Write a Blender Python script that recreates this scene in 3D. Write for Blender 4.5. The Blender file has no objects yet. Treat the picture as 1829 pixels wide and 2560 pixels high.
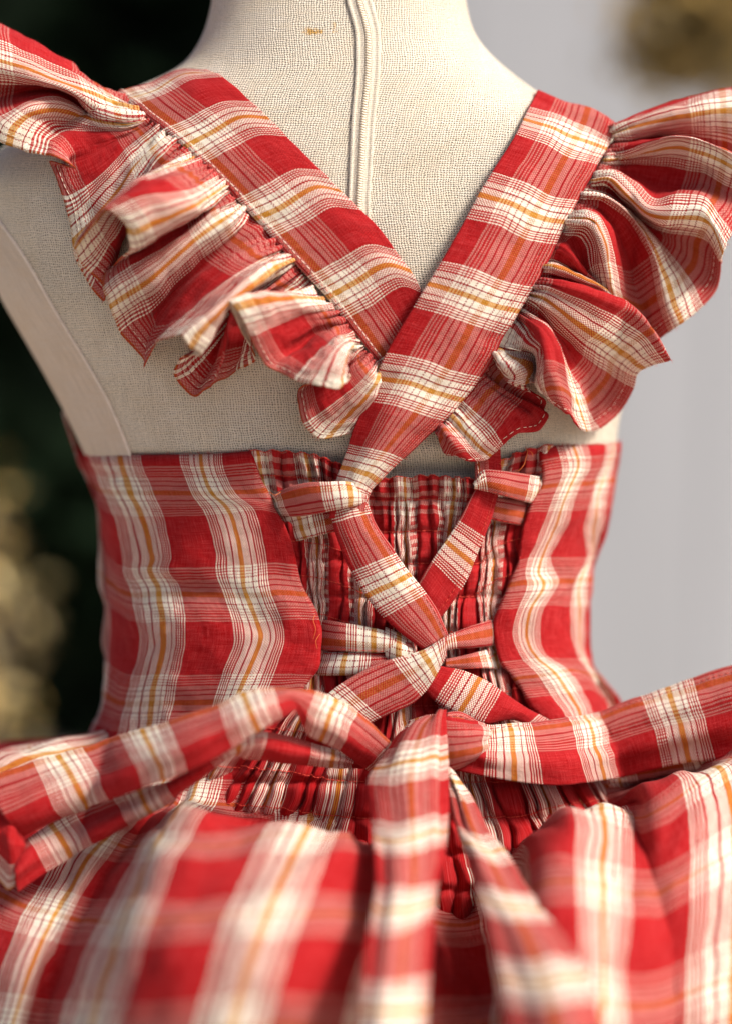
import bpy, bmesh, math, random
import numpy as np
from mathutils import Vector
random.seed(7); RNG = np.random.default_rng(7)
S = bpy.context.scene
R = math.radians

# ------------------------------------------------------------------ camera
PITCH, DIST, WIDTH = R(10), 0.78, 0.325           # metres; picture is 1829 x 2560
K = WIDTH/1829.0
cam = bpy.data.cameras.new('camera'); camo = bpy.data.objects.new('camera', cam)
S.collection.objects.link(camo); S.camera = camo
CAM = np.array([0.0, -DIST*math.cos(PITCH), DIST*math.sin(PITCH)])
camo.location = CAM; camo.rotation_euler = (math.pi/2-PITCH, 0, 0)
cam.sensor_fit = 'VERTICAL'; cam.sensor_height = 36.0; cam.lens = 36.0*DIST/(WIDTH*2560/1829)
cam.clip_start = 0.02; cam.clip_end = 200
cam.dof.use_dof = True; cam.dof.focus_distance = DIST-0.004; cam.dof.aperture_fstop = 2.0

# ------------------------------------------------------------------ world, sun, exposure
SUN_EL, SUN_AZ = R(46), R(66)                     # azimuth: from behind the camera towards the right
w = bpy.data.worlds.new('World'); S.world = w; w.use_nodes = True
nt = w.node_tree; bg = nt.nodes['Background']
sky = nt.nodes.new('ShaderNodeTexSky'); sky.sky_type = 'NISHITA'; sky.sun_disc = False
sky.sun_elevation = SUN_EL; sky.dust_density = 5.0; sky.ozone_density = .6; sky.air_density = .6
nt.links.new(sky.outputs[0], bg.inputs[0]); bg.inputs[1].default_value = 0.13
sd = Vector((math.sin(SUN_AZ)*math.cos(SUN_EL), -math.cos(SUN_AZ)*math.cos(SUN_EL), math.sin(SUN_EL)))
sky.sun_rotation = math.atan2(sd.x, sd.y)
sl = bpy.data.lights.new('sun', 'SUN'); sl.energy = 4.0; sl.angle = R(13); sl.color = (1.0, .945, .87)
so = bpy.data.objects.new('sun', sl); S.collection.objects.link(so)
so.rotation_euler = sd.to_track_quat('Z', 'Y').to_euler(); so.location = sd*5
S.view_settings.view_transform = 'Standard'; S.view_settings.look = 'None'
S.view_settings.gamma = 1; S.view_settings.exposure = 0.3

# ------------------------------------------------------------------ small helpers
def unproj(sx, sy, y):
    """points at world depth y along the sight lines of picture positions"""
    sx, sy, y = np.broadcast_arrays(np.asarray(sx, float), np.asarray(sy, float), np.asarray(y, float))
    a = (sx-914.5)*K; b = -(sy-1280)*K
    dy = math.cos(PITCH)*DIST + math.sin(PITCH)*b
    dz = -math.sin(PITCH)*DIST + math.cos(PITCH)*b
    t = (y-CAM[1])/dy
    return np.stack([CAM[0]+t*a, y, CAM[2]+t*dz], -1)
# magnified windows of the reference in which shapes were measured: origin and scale
ZW = dict(S=(0, 0, 1), P=(0, 0, 1/1.12623), A=(0, 0, 3.248), B=(150, 350, 3.248), C=(400, 600, 2.7067), D=(1329, 200, 3.248),
          E=(1250, 550, 2.805), F=(1000, 750, 3.248), L=(100, 1050, 2.03), Q=(1100, 1050, 2.228), M=(600, 1100, 2.03),
          Y=(0, 1650, 1.624), X=(829, 1650, 1.624), a=(0, 0, 1.624), c=(0, 400, 1.624), b=(829, 100, 1.624), d=(829, 650, 1.624))
def zs(tag, pts):
    ox, oy, s = ZW[tag]
    return np.array([(ox+x/s, oy+y/s) for x, y in pts], float)
def cr(P, n, closed=False, tens=0.45):
    """smooth curve through P (k, m): n samples per span"""
    P = np.asarray(P, float); k = len(P)
    T = np.zeros_like(P); T[1:-1] = (P[2:]-P[:-2])*tens
    T[0] = (P[1]-P[0])*.8; T[-1] = (P[-1]-P[-2])*.8
    out = []
    for i in range(k-1):
        t = np.linspace(0, 1, n, endpoint=False).reshape((-1,)+(1,)*(P.ndim-1))
        h = 2*t**3-3*t**2+1, t**3-2*t**2+t, -2*t**3+3*t**2, t**3-t**2
        out.append(h[0]*P[i]+h[1]*T[i]+h[2]*P[i+1]+h[3]*T[i+1])
    out.append(P[-1:]); return np.concatenate(out)
def resample(P, n):
    """n samples at equal arc length (first two coords) of a smooth curve through P"""
    P = np.asarray(P, float)
    if len(P) > 2: P = cr(P, 12)
    s = np.r_[0, np.cumsum(np.linalg.norm(np.diff(P[:, :2], axis=0), axis=1)+1e-6)]
    q = np.linspace(0, s[-1], n)
    return np.stack([np.interp(q, s, P[:, i]) for i in range(P.shape[1])], -1)
def vnoise(x, y, seed=0):
    """smooth 2-D value noise in -1..1"""
    r = np.random.default_rng(seed).uniform(-1, 1, (256, 256))
    x = np.asarray(x, float); y = np.asarray(y, float)
    xi = np.floor(x).astype(int); yi = np.floor(y).astype(int); fx = x-xi; fy = y-yi
    fx = fx*fx*(3-2*fx); fy = fy*fy*(3-2*fy)
    g = lambda i, j: r[i % 256, j % 256]
    return (g(xi, yi)*(1-fx)+g(xi+1, yi)*fx)*(1-fy)+(g(xi, yi+1)*(1-fx)+g(xi+1, yi+1)*fx)*fy
def table(xs, ys, sm=40):
    q = np.arange(-400, 3400, 4.0); v = np.interp(q, xs, ys)
    k = np.exp(-.5*(np.arange(-60, 61)*4/sm)**2); k /= k.sum()
    v = np.convolve(np.pad(v, 60, mode='edge'), k, 'valid')
    return lambda s: np.interp(s, q, v)

def link(o, parent=None):
    S.collection.objects.link(o)
    if parent is not None: o.parent = parent
    return o
def empty(name, loc=(0, 0, 0)):
    o = bpy.data.objects.new(name, None); o.empty_display_size = .02; o.location = loc
    return link(o)
def tag(o, label=None, cat=None, group=None, kind=None):
    if label: o['label'] = label
    if cat: o['category'] = cat
    if group: o['group'] = group
    if kind: o['kind'] = kind
    return o
def grid_obj(name, V, U, mat, parent=None, thick=0, label=None, closed_u=False, keep=None):
    """V (m, n, 3) -> smooth grid mesh, U (m, n, 2) uv in metres"""
    m, n = V.shape[:2]; idx = np.arange(m*n).reshape(m, n)
    q = np.stack([idx[:-1, :-1], idx[:-1, 1:], idx[1:, 1:], idx[1:, :-1]], -1).reshape(-1, 4)
    if keep is not None:
        kk = keep.reshape(-1); q = q[kk[q].all(1)]
    if closed_u:
        q = np.concatenate([q, np.stack([idx[:-1, -1], idx[:-1, 0], idx[1:, 0], idx[1:, -1]], -1).reshape(-1, 4)])
    me = bpy.data.meshes.new(name)
    me.from_pydata(V.reshape(-1, 3).tolist(), [], q.tolist())
    uv = me.uv_layers.new(name='UVMap')
    uv.data.foreach_set('uv', U.reshape(-1, 2)[q.reshape(-1)].astype(np.float32).ravel())
    me.polygons.foreach_set('use_smooth', [True]*len(q)); me.materials.append(mat); me.update()
    o = bpy.data.objects.new(name, me); link(o, parent)
    if thick:
        md = o.modifiers.new('thickness', 'SOLIDIFY'); md.thickness = thick; md.offset = 0
        md.use_rim = True
    if label: o['label'] = label
    return o
def poly_obj(name, verts, faces, mat, parent=None, smooth=True):
    me = bpy.data.meshes.new(name); me.from_pydata(verts, [], faces); me.materials.append(mat)
    me.polygons.foreach_set('use_smooth', [smooth]*len(me.polygons)); me.update()
    return link(bpy.data.objects.new(name, me), parent)
def tube(P, r, sides=6):
    """verts, faces of a tube along P (k,3); r scalar or per point"""
    P = np.asarray(P, float); k = len(P); r = np.broadcast_to(r, (k,))
    T = np.gradient(P, axis=0); T /= np.linalg.norm(T, axis=1)[:, None]+1e-12
    ref = np.array([.13, .97, .21]); N = np.cross(T, ref); N /= np.linalg.norm(N, axis=1)[:, None]+1e-12
    Bn = np.cross(T, N); a = np.arange(sides)*2*math.pi/sides
    V = P[:, None]+r[:, None, None]*(np.cos(a)[None, :, None]*N[:, None]+np.sin(a)[None, :, None]*Bn[:, None])
    F = [(i*sides+j, i*sides+(j+1) % sides, (i+1)*sides+(j+1) % sides, (i+1)*sides+j) for i in range(k-1) for j in range(sides)]
    F += [tuple(range(sides-1, -1, -1)), tuple((k-1)*sides+j for j in range(sides))]
    return V.reshape(-1, 3).tolist(), F
class Bag:
    def __init__(s): s.v = []; s.f = []
    def add(s, v, f):
        o = len(s.v); s.v += list(v); s.f += [tuple(i+o for i in q) for q in f]
    def build(s, name, mat, parent=None, smooth=True): return poly_obj(name, s.v, s.f, mat, parent, smooth)

# ------------------------------------------------------------------ materials
class NG:
    def __init__(s, name):
        s.m = bpy.data.materials.new(name); s.m.use_nodes = True; s.t = s.m.node_tree; s.t.nodes.clear()
        s.out = s.n('ShaderNodeOutputMaterial')
    def n(s, typ, **kw):
        o = s.t.nodes.new(typ)
        for k, v in kw.items(): setattr(o, k, v)
        return o
    def l(s, a, b): s.t.links.new(a, b)
    def math(s, op, a, b=None, c=None, clamp=False):
        o = s.n('ShaderNodeMath', operation=op, use_clamp=clamp)
        for i, v in enumerate((a, b, c)):
            if v is None: continue
            if hasattr(v, 'is_output'): s.l(v, o.inputs[i])
            else: o.inputs[i].default_value = v
        return o.outputs[0]
    def mix(s, f, a, b, typ='MIX'):
        o = s.n('ShaderNodeMix', data_type='RGBA', blend_type=typ)
        for i, v in ((0, f), (6, a), (7, b)):
            if hasattr(v, 'is_output'): s.l(v, o.inputs[i])
            elif i == 0: o.inputs[0].default_value = v
            else: o.inputs[i].default_value = (*v, 1)
        return o.outputs[2]
    def noise(s, vec, scale, detail=2, rough=.5):
        o = s.n('ShaderNodeTexNoise'); o.inputs['Scale'].default_value = scale
        o.inputs['Detail'].default_value = detail; o.inputs['Roughness'].default_value = rough
        if vec is not None: s.l(vec, o.inputs['Vector'])
        return o
    def comb(s, x, y, z=0.0):
        o = s.n('ShaderNodeCombineXYZ')
        for i, v in enumerate((x, y, z)):
            if hasattr(v, 'is_output'): s.l(v, o.inputs[i])
            else: o.inputs[i].default_value = v
        return o.outputs[0]
    def map01(s, v, a, b, c=0.0, d=1.0):
        o = s.n('ShaderNodeMapRange'); s.l(v, o.inputs[0])
        for i, x in enumerate((a, b, c, d)): o.inputs[i+1].default_value = x
        return o.outputs[0]
    def uv(s):
        u = s.n('ShaderNodeUVMap'); x = s.n('ShaderNodeSeparateXYZ'); s.l(u.outputs[0], x.inputs[0])
        return u.outputs[0], x.outputs[0], x.outputs[1]
def ramp(g, fac, stops):
    o = g.n('ShaderNodeValToRGB'); r = o.color_ramp; r.interpolation = 'CONSTANT'
    while len(r.elements) < len(stops): r.elements.new(.5)
    for e, (p, c) in zip(r.elements, stops): e.position = p
    for e, (p, c) in zip(sorted(r.elements, key=lambda e: e.position), stops): e.position = p; e.color = (*c, 1)
    g.l(fac, o.inputs[0]); return o.outputs[0]

RED, WHT, OCH, DRK = (.395, .0125, .0145), (.84, .765, .63), (.58, .275, .04), (.27, .007, .011)
OC, OF, RU, RV = .51*.0235, .51*.0275, .0345, .0405   # ochre lines and red centres within one repeat
PW, PF = 0.0455, 0.0535                           # repeat of warp and weft stripes
def stripes(period, band, ochre_w, darks, OCH=OCH):
    """stops over one repeat: band first (0..band metres), solid red after"""
    L = lambda x: x/period
    st = [(0, WHT)]
    e = .20*band; n = 4; t = e/n
    for i in range(n):
        st += [(L(i*t), WHT), (L(i*t+t*.46), RED)]
    cuts = [(.46-.0, .46+ochre_w, OCH)]+[(p, p+q, DRK) for p, q in darks]
    st += [(L(e), WHT)]
    for a, b, c in sorted(cuts): st += [(L(a*band), c), (L(b*band), WHT)]
    st += [(L(band-e+t*.0), RED)]
    for i in range(n):
        st += [(L(band-e+i*t+t*.54), WHT), (L(band-e+(i+1)*t), RED)]
    return st[1:]
def plaid(name, uv_scale=1.0):
    g = NG(name); vec, u, v = g.uv()
    nz = g.noise(vec, 90, 2); sp = g.n('ShaderNodeSeparateColor'); g.l(nz.outputs['Color'], sp.inputs[0])
    u2 = g.math('MULTIPLY_ADD', sp.outputs[0], .0012, u); v2 = g.math('MULTIPLY_ADD', sp.outputs[1], .0012, v)
    wc = ramp(g, g.math('FRACT', g.math('DIVIDE', u2, PW)), stripes(PW, .0235, .10, [(.315, .026), (.69, .026)]))
    fc = ramp(g, g.math('FRACT', g.math('DIVIDE', v2, PF)), stripes(PF, .0275, .10, [(.27, .024), (.36, .022), (.66, .024), (.745, .02)], (.45, .175, .03)))
    t = .00058
    fu = g.math('DIVIDE', u2, t); fv = g.math('DIVIDE', v2, t)
    par = g.math('MODULO', g.math('ADD', g.math('FLOOR', fu), g.math('FLOOR', fv)), 2.0)
    par = g.math('ABSOLUTE', par)
    su = g.math('ABSOLUTE', g.math('SINE', g.math('MULTIPLY', fu, math.pi)))
    sv = g.math('ABSOLUTE', g.math('SINE', g.math('MULTIPLY', fv, math.pi)))
    # slubs: uneven dye and thickness along each thread
    n1 = g.noise(g.comb(g.math('MULTIPLY', u2, 1700), g.math('MULTIPLY', v2, 110)), 1, 2)
    n2 = g.noise(g.comb(g.math('MULTIPLY', u2, 110), g.math('MULTIPLY', v2, 1700)), 1, 2)
    def slub(col, n):
        hs = g.n('ShaderNodeHueSaturation'); g.l(col, hs.inputs['Color'])
        g.l(g.map01(n.outputs[0], .25, .75, .72, 1.25), hs.inputs['Value'])
        g.l(g.map01(n.outputs[0], .25, .75, 1.06, .95), hs.inputs['Saturation']); return hs.outputs[0]
    wb = g.n('ShaderNodeSeparateColor'); g.l(fc, wb.inputs[0])
    under = g.math('MULTIPLY_ADD', g.math('MINIMUM', g.math('MULTIPLY', wb.outputs[1], 2.4), 1.0), .62, .13)       # pale weft threads are the thinner ones
    wc = slub(wc, n1); fc = slub(fc, n2)
    cov = g.math('ADD', g.math('MULTIPLY', par, .93), g.math('MULTIPLY', g.math('SUBTRACT', 1.0, par), under))
    col = g.mix(cov, fc, wc)
    gap = g.math('MULTIPLY', su, sv)
    col = g.mix(g.map01(gap, 0, .3, .22, 0), col, (.16, .01, .01))
    big = g.noise(vec, 45, 4, .6)
    hs = g.n('ShaderNodeHueSaturation'); g.l(col, hs.inputs['Color']); g.l(g.map01(big.outputs[0], .3, .7, .93, 1.06), hs.inputs['Value'])
    col = hs.outputs[0]
    hgt = g.math('ADD', g.math('MULTIPLY', par, su), g.math('MULTIPLY', g.math('SUBTRACT', 1.0, par), sv))
    fine = g.noise(vec, 420, 3)
    b1 = g.n('ShaderNodeBump'); b1.inputs['Strength'].default_value = .35; b1.inputs['Distance'].default_value = .0012; g.l(fine.outputs[0], b1.inputs['Height'])
    b2 = g.n('ShaderNodeBump'); b2.inputs['Strength'].default_value = .5; b2.inputs['Distance'].default_value = .00022
    g.l(hgt, b2.inputs['Height']); g.l(b1.outputs[0], b2.inputs['Normal'])
    p = g.n('ShaderNodeBsdfPrincipled'); g.l(col, p.inputs['Base Color']); p.inputs['Roughness'].default_value = .82
    p.inputs['Specular IOR Level'].default_value = .15
    p.inputs['Sheen Weight'].default_value = .03; p.inputs['Sheen Roughness'].default_value = .45
    g.l(b2.outputs[0], p.inputs['Normal'])
    tr = g.n('ShaderNodeBsdfTranslucent'); g.l(col, tr.inputs[0]); g.l(b2.outputs[0], tr.inputs['Normal'])
    mx = g.n('ShaderNodeMixShader'); mx.inputs[0].default_value = .13
    g.l(p.outputs[0], mx.inputs[1]); g.l(tr.outputs[0], mx.inputs[2]); g.l(mx.outputs[0], g.out.inputs[0])
    return g.m
def linen(name, col, period=(.00118, .00104), hole=.8, stains=()):
    g = NG(name); vec, u, v = g.uv()
    nz = g.noise(vec, 210, 3); sp = g.n('ShaderNodeSeparateColor'); g.l(nz.outputs['Color'], sp.inputs[0])
    u2 = g.math('MULTIPLY_ADD', sp.outputs[0], .0022, u); v2 = g.math('MULTIPLY_ADD', sp.outputs[1], .0020, v)
    fu = g.math('DIVIDE', u2, period[0]); fv = g.math('DIVIDE', v2, period[1])
    su = g.math('ABSOLUTE', g.math('SINE', g.math('MULTIPLY', fu, math.pi)))
    sv = g.math('ABSOLUTE', g.math('SINE', g.math('MULTIPLY', fv, math.pi)))
    big = g.noise(vec, 14, 3, .6); cell = g.noise(vec, 900, 2)
    thr = g.math('ADD', g.map01(big.outputs[0], .3, .7, .70, .42), g.map01(cell.outputs[0], .25, .75, -.25, .25))
    # a hole wherever both thread coordinates are in their gaps
    gap = g.math('MAXIMUM', su, sv)
    hl = g.n('ShaderNodeMapRange', interpolation_type='SMOOTHSTEP'); g.l(g.math('SUBTRACT', thr, gap), hl.inputs[0])
    hl.inputs[1].default_value = -.22; hl.inputs[2].default_value = .08
    n1 = g.noise(g.comb(g.math('MULTIPLY', u2, 900), g.math('MULTIPLY', v2, 60)), 1, 2)
    n2 = g.noise(g.comb(g.math('MULTIPLY', u2, 60), g.math('MULTIPLY', v2, 900)), 1, 2)
    c = g.mix(g.map01(n1.outputs[0], .3, .7), tuple(x*.86 for x in col), tuple(min(1, x*1.07) for x in col))
    c = g.mix(g.map01(n2.outputs[0], .3, .7, 0, .55), c, (col[0]*.95, col[1]*.88, col[2]*.78))
    gr = g.noise(vec, 30, 5, .65)
    c = g.mix(g.map01(gr.outputs[0], .45, .75, 0, .35), c, (col[0]*.82, col[1]*.70, col[2]*.52))
    for (a, b, ra, rb, k) in stains:
        du = g.math('DIVIDE', g.math('SUBTRACT', u2, a), ra); dv = g.math('DIVIDE', g.math('SUBTRACT', v2, b), rb)
        r2 = g.math('SQRT', g.math('ADD', g.math('MULTIPLY', du, du), g.math('MULTIPLY', dv, dv)))
        f = g.math('ADD', r2, g.map01(g.noise(vec, 500, 3).outputs[0], .3, .7, -.7, .7))
        c = g.mix(g.map01(f, 1.25, .45, 0, k), c, (.50, .27, .05))
    c = g.mix(g.math('MULTIPLY', hl.outputs[0], hole), c, (.03, .035, .03))
    b2 = g.n('ShaderNodeBump'); b2.inputs['Strength'].default_value = .55; b2.inputs['Distance'].default_value = .0004
    g.l(g.math('ADD', su, sv), b2.inputs['Height'])
    p = g.n('ShaderNodeBsdfPrincipled'); g.l(c, p.inputs['Base Color']); p.inputs['Roughness'].default_value = .8
    p.inputs['Specular IOR Level'].default_value = .2
    g.l(b2.outputs[0], p.inputs['Normal']); g.l(p.outputs[0], g.out.inputs[0]); return g.m
def plain(name, col, rough=.8, var=.15, scale=60, spec=.3, bump=0):
    g = NG(name); co = g.n('ShaderNodeTexCoord'); n = g.noise(co.outputs['Object'], scale, 4, .6)
    c = g.mix(g.map01(n.outputs[0], .3, .7), tuple(x*(1-var) for x in col), tuple(min(1, x*(1+var)) for x in col))
    p = g.n('ShaderNodeBsdfPrincipled'); g.l(c, p.inputs['Base Color']); p.inputs['Roughness'].default_value = rough
    p.inputs['Specular IOR Level'].default_value = spec
    if bump:
        b = g.n('ShaderNodeBump'); b.inputs['Distance'].default_value = bump; g.l(n.outputs[0], b.inputs['Height']); g.l(b.outputs[0], p.inputs['Normal'])
    g.l(p.outputs[0], g.out.inputs[0]); return g.m
M_PLAID = plaid('plaid_cotton')
M_THREAD = plain('cream_thread', (.86, .78, .62), .7, .1, 900)
M_RTHREAD = plain('red_thread', (.55, .05, .03), .7, .15, 900)
M_TAPE = linen('zipper_tape_cotton', (.76, .69, .58), (.0006, .0009), .35)
M_COIL = plain('zipper_coil_nylon', (.76, .67, .53), .6, .1, 600, .3)
M_SEAM = plain('seam_piping_linen', (.70, .60, .50), .8, .1, 300)

# ------------------------------------------------------------------ the body's shape (picture rows -> silhouette and depth)
f = 1.12623
_rows = np.array([-100, 0, 60, 100, 150, 205, 260, 325, 400, 500, 660, 800, 900, 1000, 1060, 1200, 1350, 1450, 1560, 1650, 1800, 2100])*f
_left = np.array([476, 472, 458, 440, 405, 275, 140, 0, -75, -60, 0, 82, 137, 185, 210, 230, 243, 243, 228, 195, 150, 60])*f
_rowr = np.array([-100, 0, 50, 80, 120, 160, 205, 260, 320, 400, 500, 650, 800, 930, 1000, 1100, 1200, 1350, 1450, 1530, 1650, 1800, 2100])*f
_right = np.array([1026, 1032, 1042, 1053, 1085, 1132, 1190, 1300, 1400, 1450, 1462, 1446, 1412, 1372, 1366, 1357, 1322, 1302, 1302, 1330, 1400, 1450, 1540])*f
XL = table(_rows, _left, 22); XR = table(_rowr, _right, 22)
YB = table(np.array([-100, 0, 150, 300, 500, 700, 900, 1100, 1400, 1650, 1900, 2100])*f,
           [.050, .042, .030, .019, .009, .006, .007, .005, -.003, -.014, -.024, -.030], 60)
YH = table(np.array([-100, 0, 120, 220, 400, 700, 1000, 1400, 1700, 2100])*f, [.05, .05, .052, .060, .078, .085, .080, .072, .085, .10], 60)
PE = 2.5
def depth(sx, sy, clamp=.93):
    xl, xr = XL(sy), XR(sy); u = np.abs((sx-(xl+xr)/2)/((xr-xl)/2))
    u = np.minimum(u, clamp)
    return YB(sy)+YH(sy)*(1-(1-u**PE)**(1/PE))

# ------------------------------------------------------------------ lofting cloth through measured rib lines
def loft_grid(ribs, per=7, nv=28, clamp=.93, crumple=.5, cseed=0, dscale=1.0):
    """ribs: (window, [(x,y)..], [height above body in mm ..]) in cloth order -> (V, heights)"""
    rows = []
    for tg, pts, d in ribs:
        p = zs(tg, pts); d = np.interp(np.linspace(0, 1, len(p)), np.linspace(0, 1, len(d)), d)*dscale
        rows.append(resample(np.c_[p, d], nv))
    G = cr(np.array(rows), per)
    return G
def place(G, clamp=.93):
    return unproj(G[..., 0], G[..., 1], depth(G[..., 0], G[..., 1], clamp)-G[..., 2]/1000)
def arc(V, axis):
    d = np.linalg.norm(np.diff(V, axis=axis), axis=-1)
    z = np.zeros_like(np.take(d, [0], axis=axis))
    return np.concatenate([z, np.cumsum(d, axis=axis)], axis=axis)
def crumple(V, amp, scale, seed, w=None):
    """small random rumples along the surface normal"""
    du = np.gradient(V, axis=0); dv = np.gradient(V, axis=1); N = np.cross(du, dv)
    N /= np.linalg.norm(N, axis=-1, keepdims=True)+1e-12
    a = arc(V, 0).mean(1)[:, None]/scale+seed*7.3; b = arc(V, 1).mean(0)[None, :]/scale+seed*3.1
    a, b = np.broadcast_arrays(a, b)
    h = amp*(vnoise(a, b, seed)+.5*vnoise(a*2.1, b*2.1, seed+1))
    if w is not None: h = h*w
    return V+N*h[..., None]
def anchored(G, u, v, anc):
    """shift the print so that a chosen spot shows a chosen part of the check"""
    tg, pt, uu, vv = anc; p = zs(tg, [pt])[0]
    i, j = np.unravel_index(np.argmin(((G[..., :2]-p)**2).sum(-1)), G.shape[:2])
    return (u-u[i]+uu if uu is not None else u), (v-v[j]+vv if vv is not None else v)
def crease(V, amp, lu, lv, seed, w=1.0):
    """long soft creases that run with the band"""
    N = np.cross(np.gradient(V, axis=0), np.gradient(V, axis=1)); N /= np.linalg.norm(N, axis=-1, keepdims=True)+1e-12
    a, b = np.broadcast_arrays(arc(V, 0).mean(1)[:, None]/lu+seed*5.7, arc(V, 1).mean(0)[None, :]/lv+seed*2.3)
    h = vnoise(a, b, seed); h = np.sign(h)*np.abs(h)**.7
    return V+N*(amp*h*w)[..., None]
def cloth(name, ribs, parent, u0=0, v0=0, ucol='mean', per=7, nv=28, thick=.0007, amp=.0004, scale=.012, seed=1, clamp=.93,
          pucker=0, dscale=1.0, creases=None, useg=None, label=None, ret=False, shear=0, anc=None, tuck=0, voff=None, vown=None):
    if tuck:                                       # run the raw edge on under the strap
        rr_ = []
        for tg, pts, d in ribs:
            s_ = ZW[tg][2]; a, b = np.array(pts[0], float), np.array(pts[1], float); q = a-(b-a)/np.linalg.norm(b-a)*tuck*s_
            d = list(np.interp(np.linspace(0, 1, len(pts)), np.linspace(0, 1, len(d)), d))
            rr_.append((tg, [tuple(q)]+list(pts), [3.0, max(4.0, d[0])]+d[1:]))
        ribs = rr_
    G = loft_grid(ribs, per, nv, dscale=dscale)
    V = place(G, clamp)
    au, av = arc(V, 0), arc(V, 1)
    u = {'mean': au.mean(1), 'last': au[:, -1], 'mid': au[:, nv//2]}[ucol] if useg is None else np.interp(np.arange(len(V))/per, np.arange(len(useg)), useg)
    v = av.mean(0)
    if anc: u, v = anchored(G, u, v, anc)
    vv_ = v[None, :]+0*au
    if vown is not None:                           # short stretches keep their own depth of cloth
        wv_ = np.interp(np.arange(len(V))/per, *vown)[:, None]; vv_ = vv_*(1-wv_)+av*wv_
    if voff is not None: shear_v = np.interp(np.arange(len(V))/per, voff[0], voff[1])[:, None]
    else: shear_v = 0.0
    wt = np.clip(np.linalg.norm(np.gradient(V, axis=0), axis=-1)*per/.0065, .08, 1)
    for _ in range(3): wt[1:-1] = (wt[:-2]+wt[1:-1]+wt[2:])/3
    if pucker:                                     # tight gathers along the sewn edge
        wv = np.exp(-v/.013)[None, :]*(1-np.exp(-v/.0012))[None, :]
        ph = u[:, None]/.0034*2*math.pi*.5+2.2*vnoise(u[:, None]/.006+np.zeros_like(V[..., 0]), np.zeros_like(V[..., 0]), seed+3)
        N = np.cross(np.gradient(V, axis=0), np.gradient(V, axis=1)); N /= np.linalg.norm(N, axis=-1, keepdims=True)+1e-12
        V = V+N*(pucker*wv*np.sin(ph))[..., None]
    if creases: V = crease(V, *creases, seed+9, wt)
    if amp: V = crumple(V, amp, scale, seed, wt)
    UV = np.stack(np.broadcast_arrays(u[:, None]+u0+shear*v[None, :], vv_+v0+shear_v), -1)
    o = grid_obj(name, V, UV, M_PLAID, parent, thick, label)
    return (o, V) if ret else o
def stitches(V, col, parent, step=.0034, dash=.0023, r=.00017, mat=None, off=.0005, axis=0, name='topstitching', lo=0, hi=None):
    """a row of thread dashes lying on the cloth along one grid line"""
    L = V[:, col] if axis == 0 else V[col]
    N = np.cross(np.gradient(V, axis=0), np.gradient(V, axis=1)); N /= np.linalg.norm(N, axis=-1, keepdims=True)+1e-12
    N = N[:, col] if axis == 0 else N[col]
    view = L-CAM; sgn = -np.sign((N*view).sum(-1))
    L = L+N*(off*sgn)[:, None]
    s = np.r_[0, np.cumsum(np.linalg.norm(np.diff(L, axis=0), axis=1))]; hi = hi or s[-1]
    bag = Bag(); q = lo
    while q+dash < min(hi, s[-1]):
        t = np.linspace(q, q+dash*random.uniform(.85, 1.1), 4)
        P = np.stack([np.interp(t, s, L[:, i]) for i in range(3)], -1)
        bag.add(*tube(P, np.array([.6, 1, 1, .6])*r, 5)); q += step*random.uniform(.92, 1.08)
    o = bag.build(name, mat or M_THREAD, parent); o['kind'] = 'stuff'; return o

# ================================================================== DRESS FORM
form = tag(empty('dress_form', tuple(unproj(914, 1280, .09))), 'cream linen covered dress form wearing the red plaid dress', 'mannequin')
FL = np.array(form.location)
def to_parent(o, root):
    o.parent = root; o.matrix_parent_inverse = root.matrix_world.inverted() if False else o.matrix_parent_inverse
    return o
form.location = (0, 0, 0)
def body_grid():
    sy = np.arange(-150, 2000, 6.0); th = np.linspace(0, math.pi, 181)
    uu = -np.cos(th)
    xl, xr = XL(sy)[:, None], XR(sy)[:, None]
    sx = (xl+xr)/2+(xr-xl)/2*uu[None]; SY = np.broadcast_to(sy[:, None], sx.shape)
    back = unproj(sx, SY, depth(sx, SY, 1.0))
    back[..., 1] += (.0075*np.clip((sy-1125)/60, 0, 1))[:, None]
    back[..., 1] += (.035*np.clip((sy-1680)/140, 0, 1))[:, None]
    PL, PR = back[:, :1], back[:, -1:]
    uf = uu[::-1][1:-1]
    fr = PL+(PR-PL)*((uf[None, :, None]+1)/2); fr = fr.copy()
    fr[..., 1] += (YH(sy)*.95)[:, None]*((1-np.abs(uf)**2.3)**(1/2.3))[None]
    V = np.concatenate([back, fr], 1)
    a = arc(back, 1); a = a-a[:, [90]]
    b = arc(back, 0)[:, [90]]
    UVb = np.stack(np.broadcast_arrays(a, b), -1)
    af = a[:, -1:]+.02+np.zeros((1, len(uf))); UVf = np.stack(np.broadcast_arrays(a[:, -1:]+np.linspace(0, .3, len(uf))[None], b), -1)
    return V, np.concatenate([UVb, UVf], 1), sx, sy, a, b
BV, BUV, bsx, bsy, ba, bb = body_grid()
def body_uv(sx, sy):
    i = int(np.argmin(abs(bsy-sy))); j = int(np.argmin(abs(bsx[i]-sx))); return float(ba[i, j]), float(bb[i, 0])
st1 = body_uv(787, 87); st2 = body_uv(838, 74); st3 = body_uv(846, 86)
M_LINEN = linen('cream_linen', (.69, .625, .52), stains=[(*st1, .0040, .0018, .9), (*st2, .0008, .0020, .45), (*st3, .0012, .0007, .5)])
M_LINEN2 = linen('fine_side_linen', (.70, .60, .50), (.0008, .0007), .25)
body = grid_obj('linen_body', BV, BUV, M_LINEN, form, 0, closed_u=True)
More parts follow.
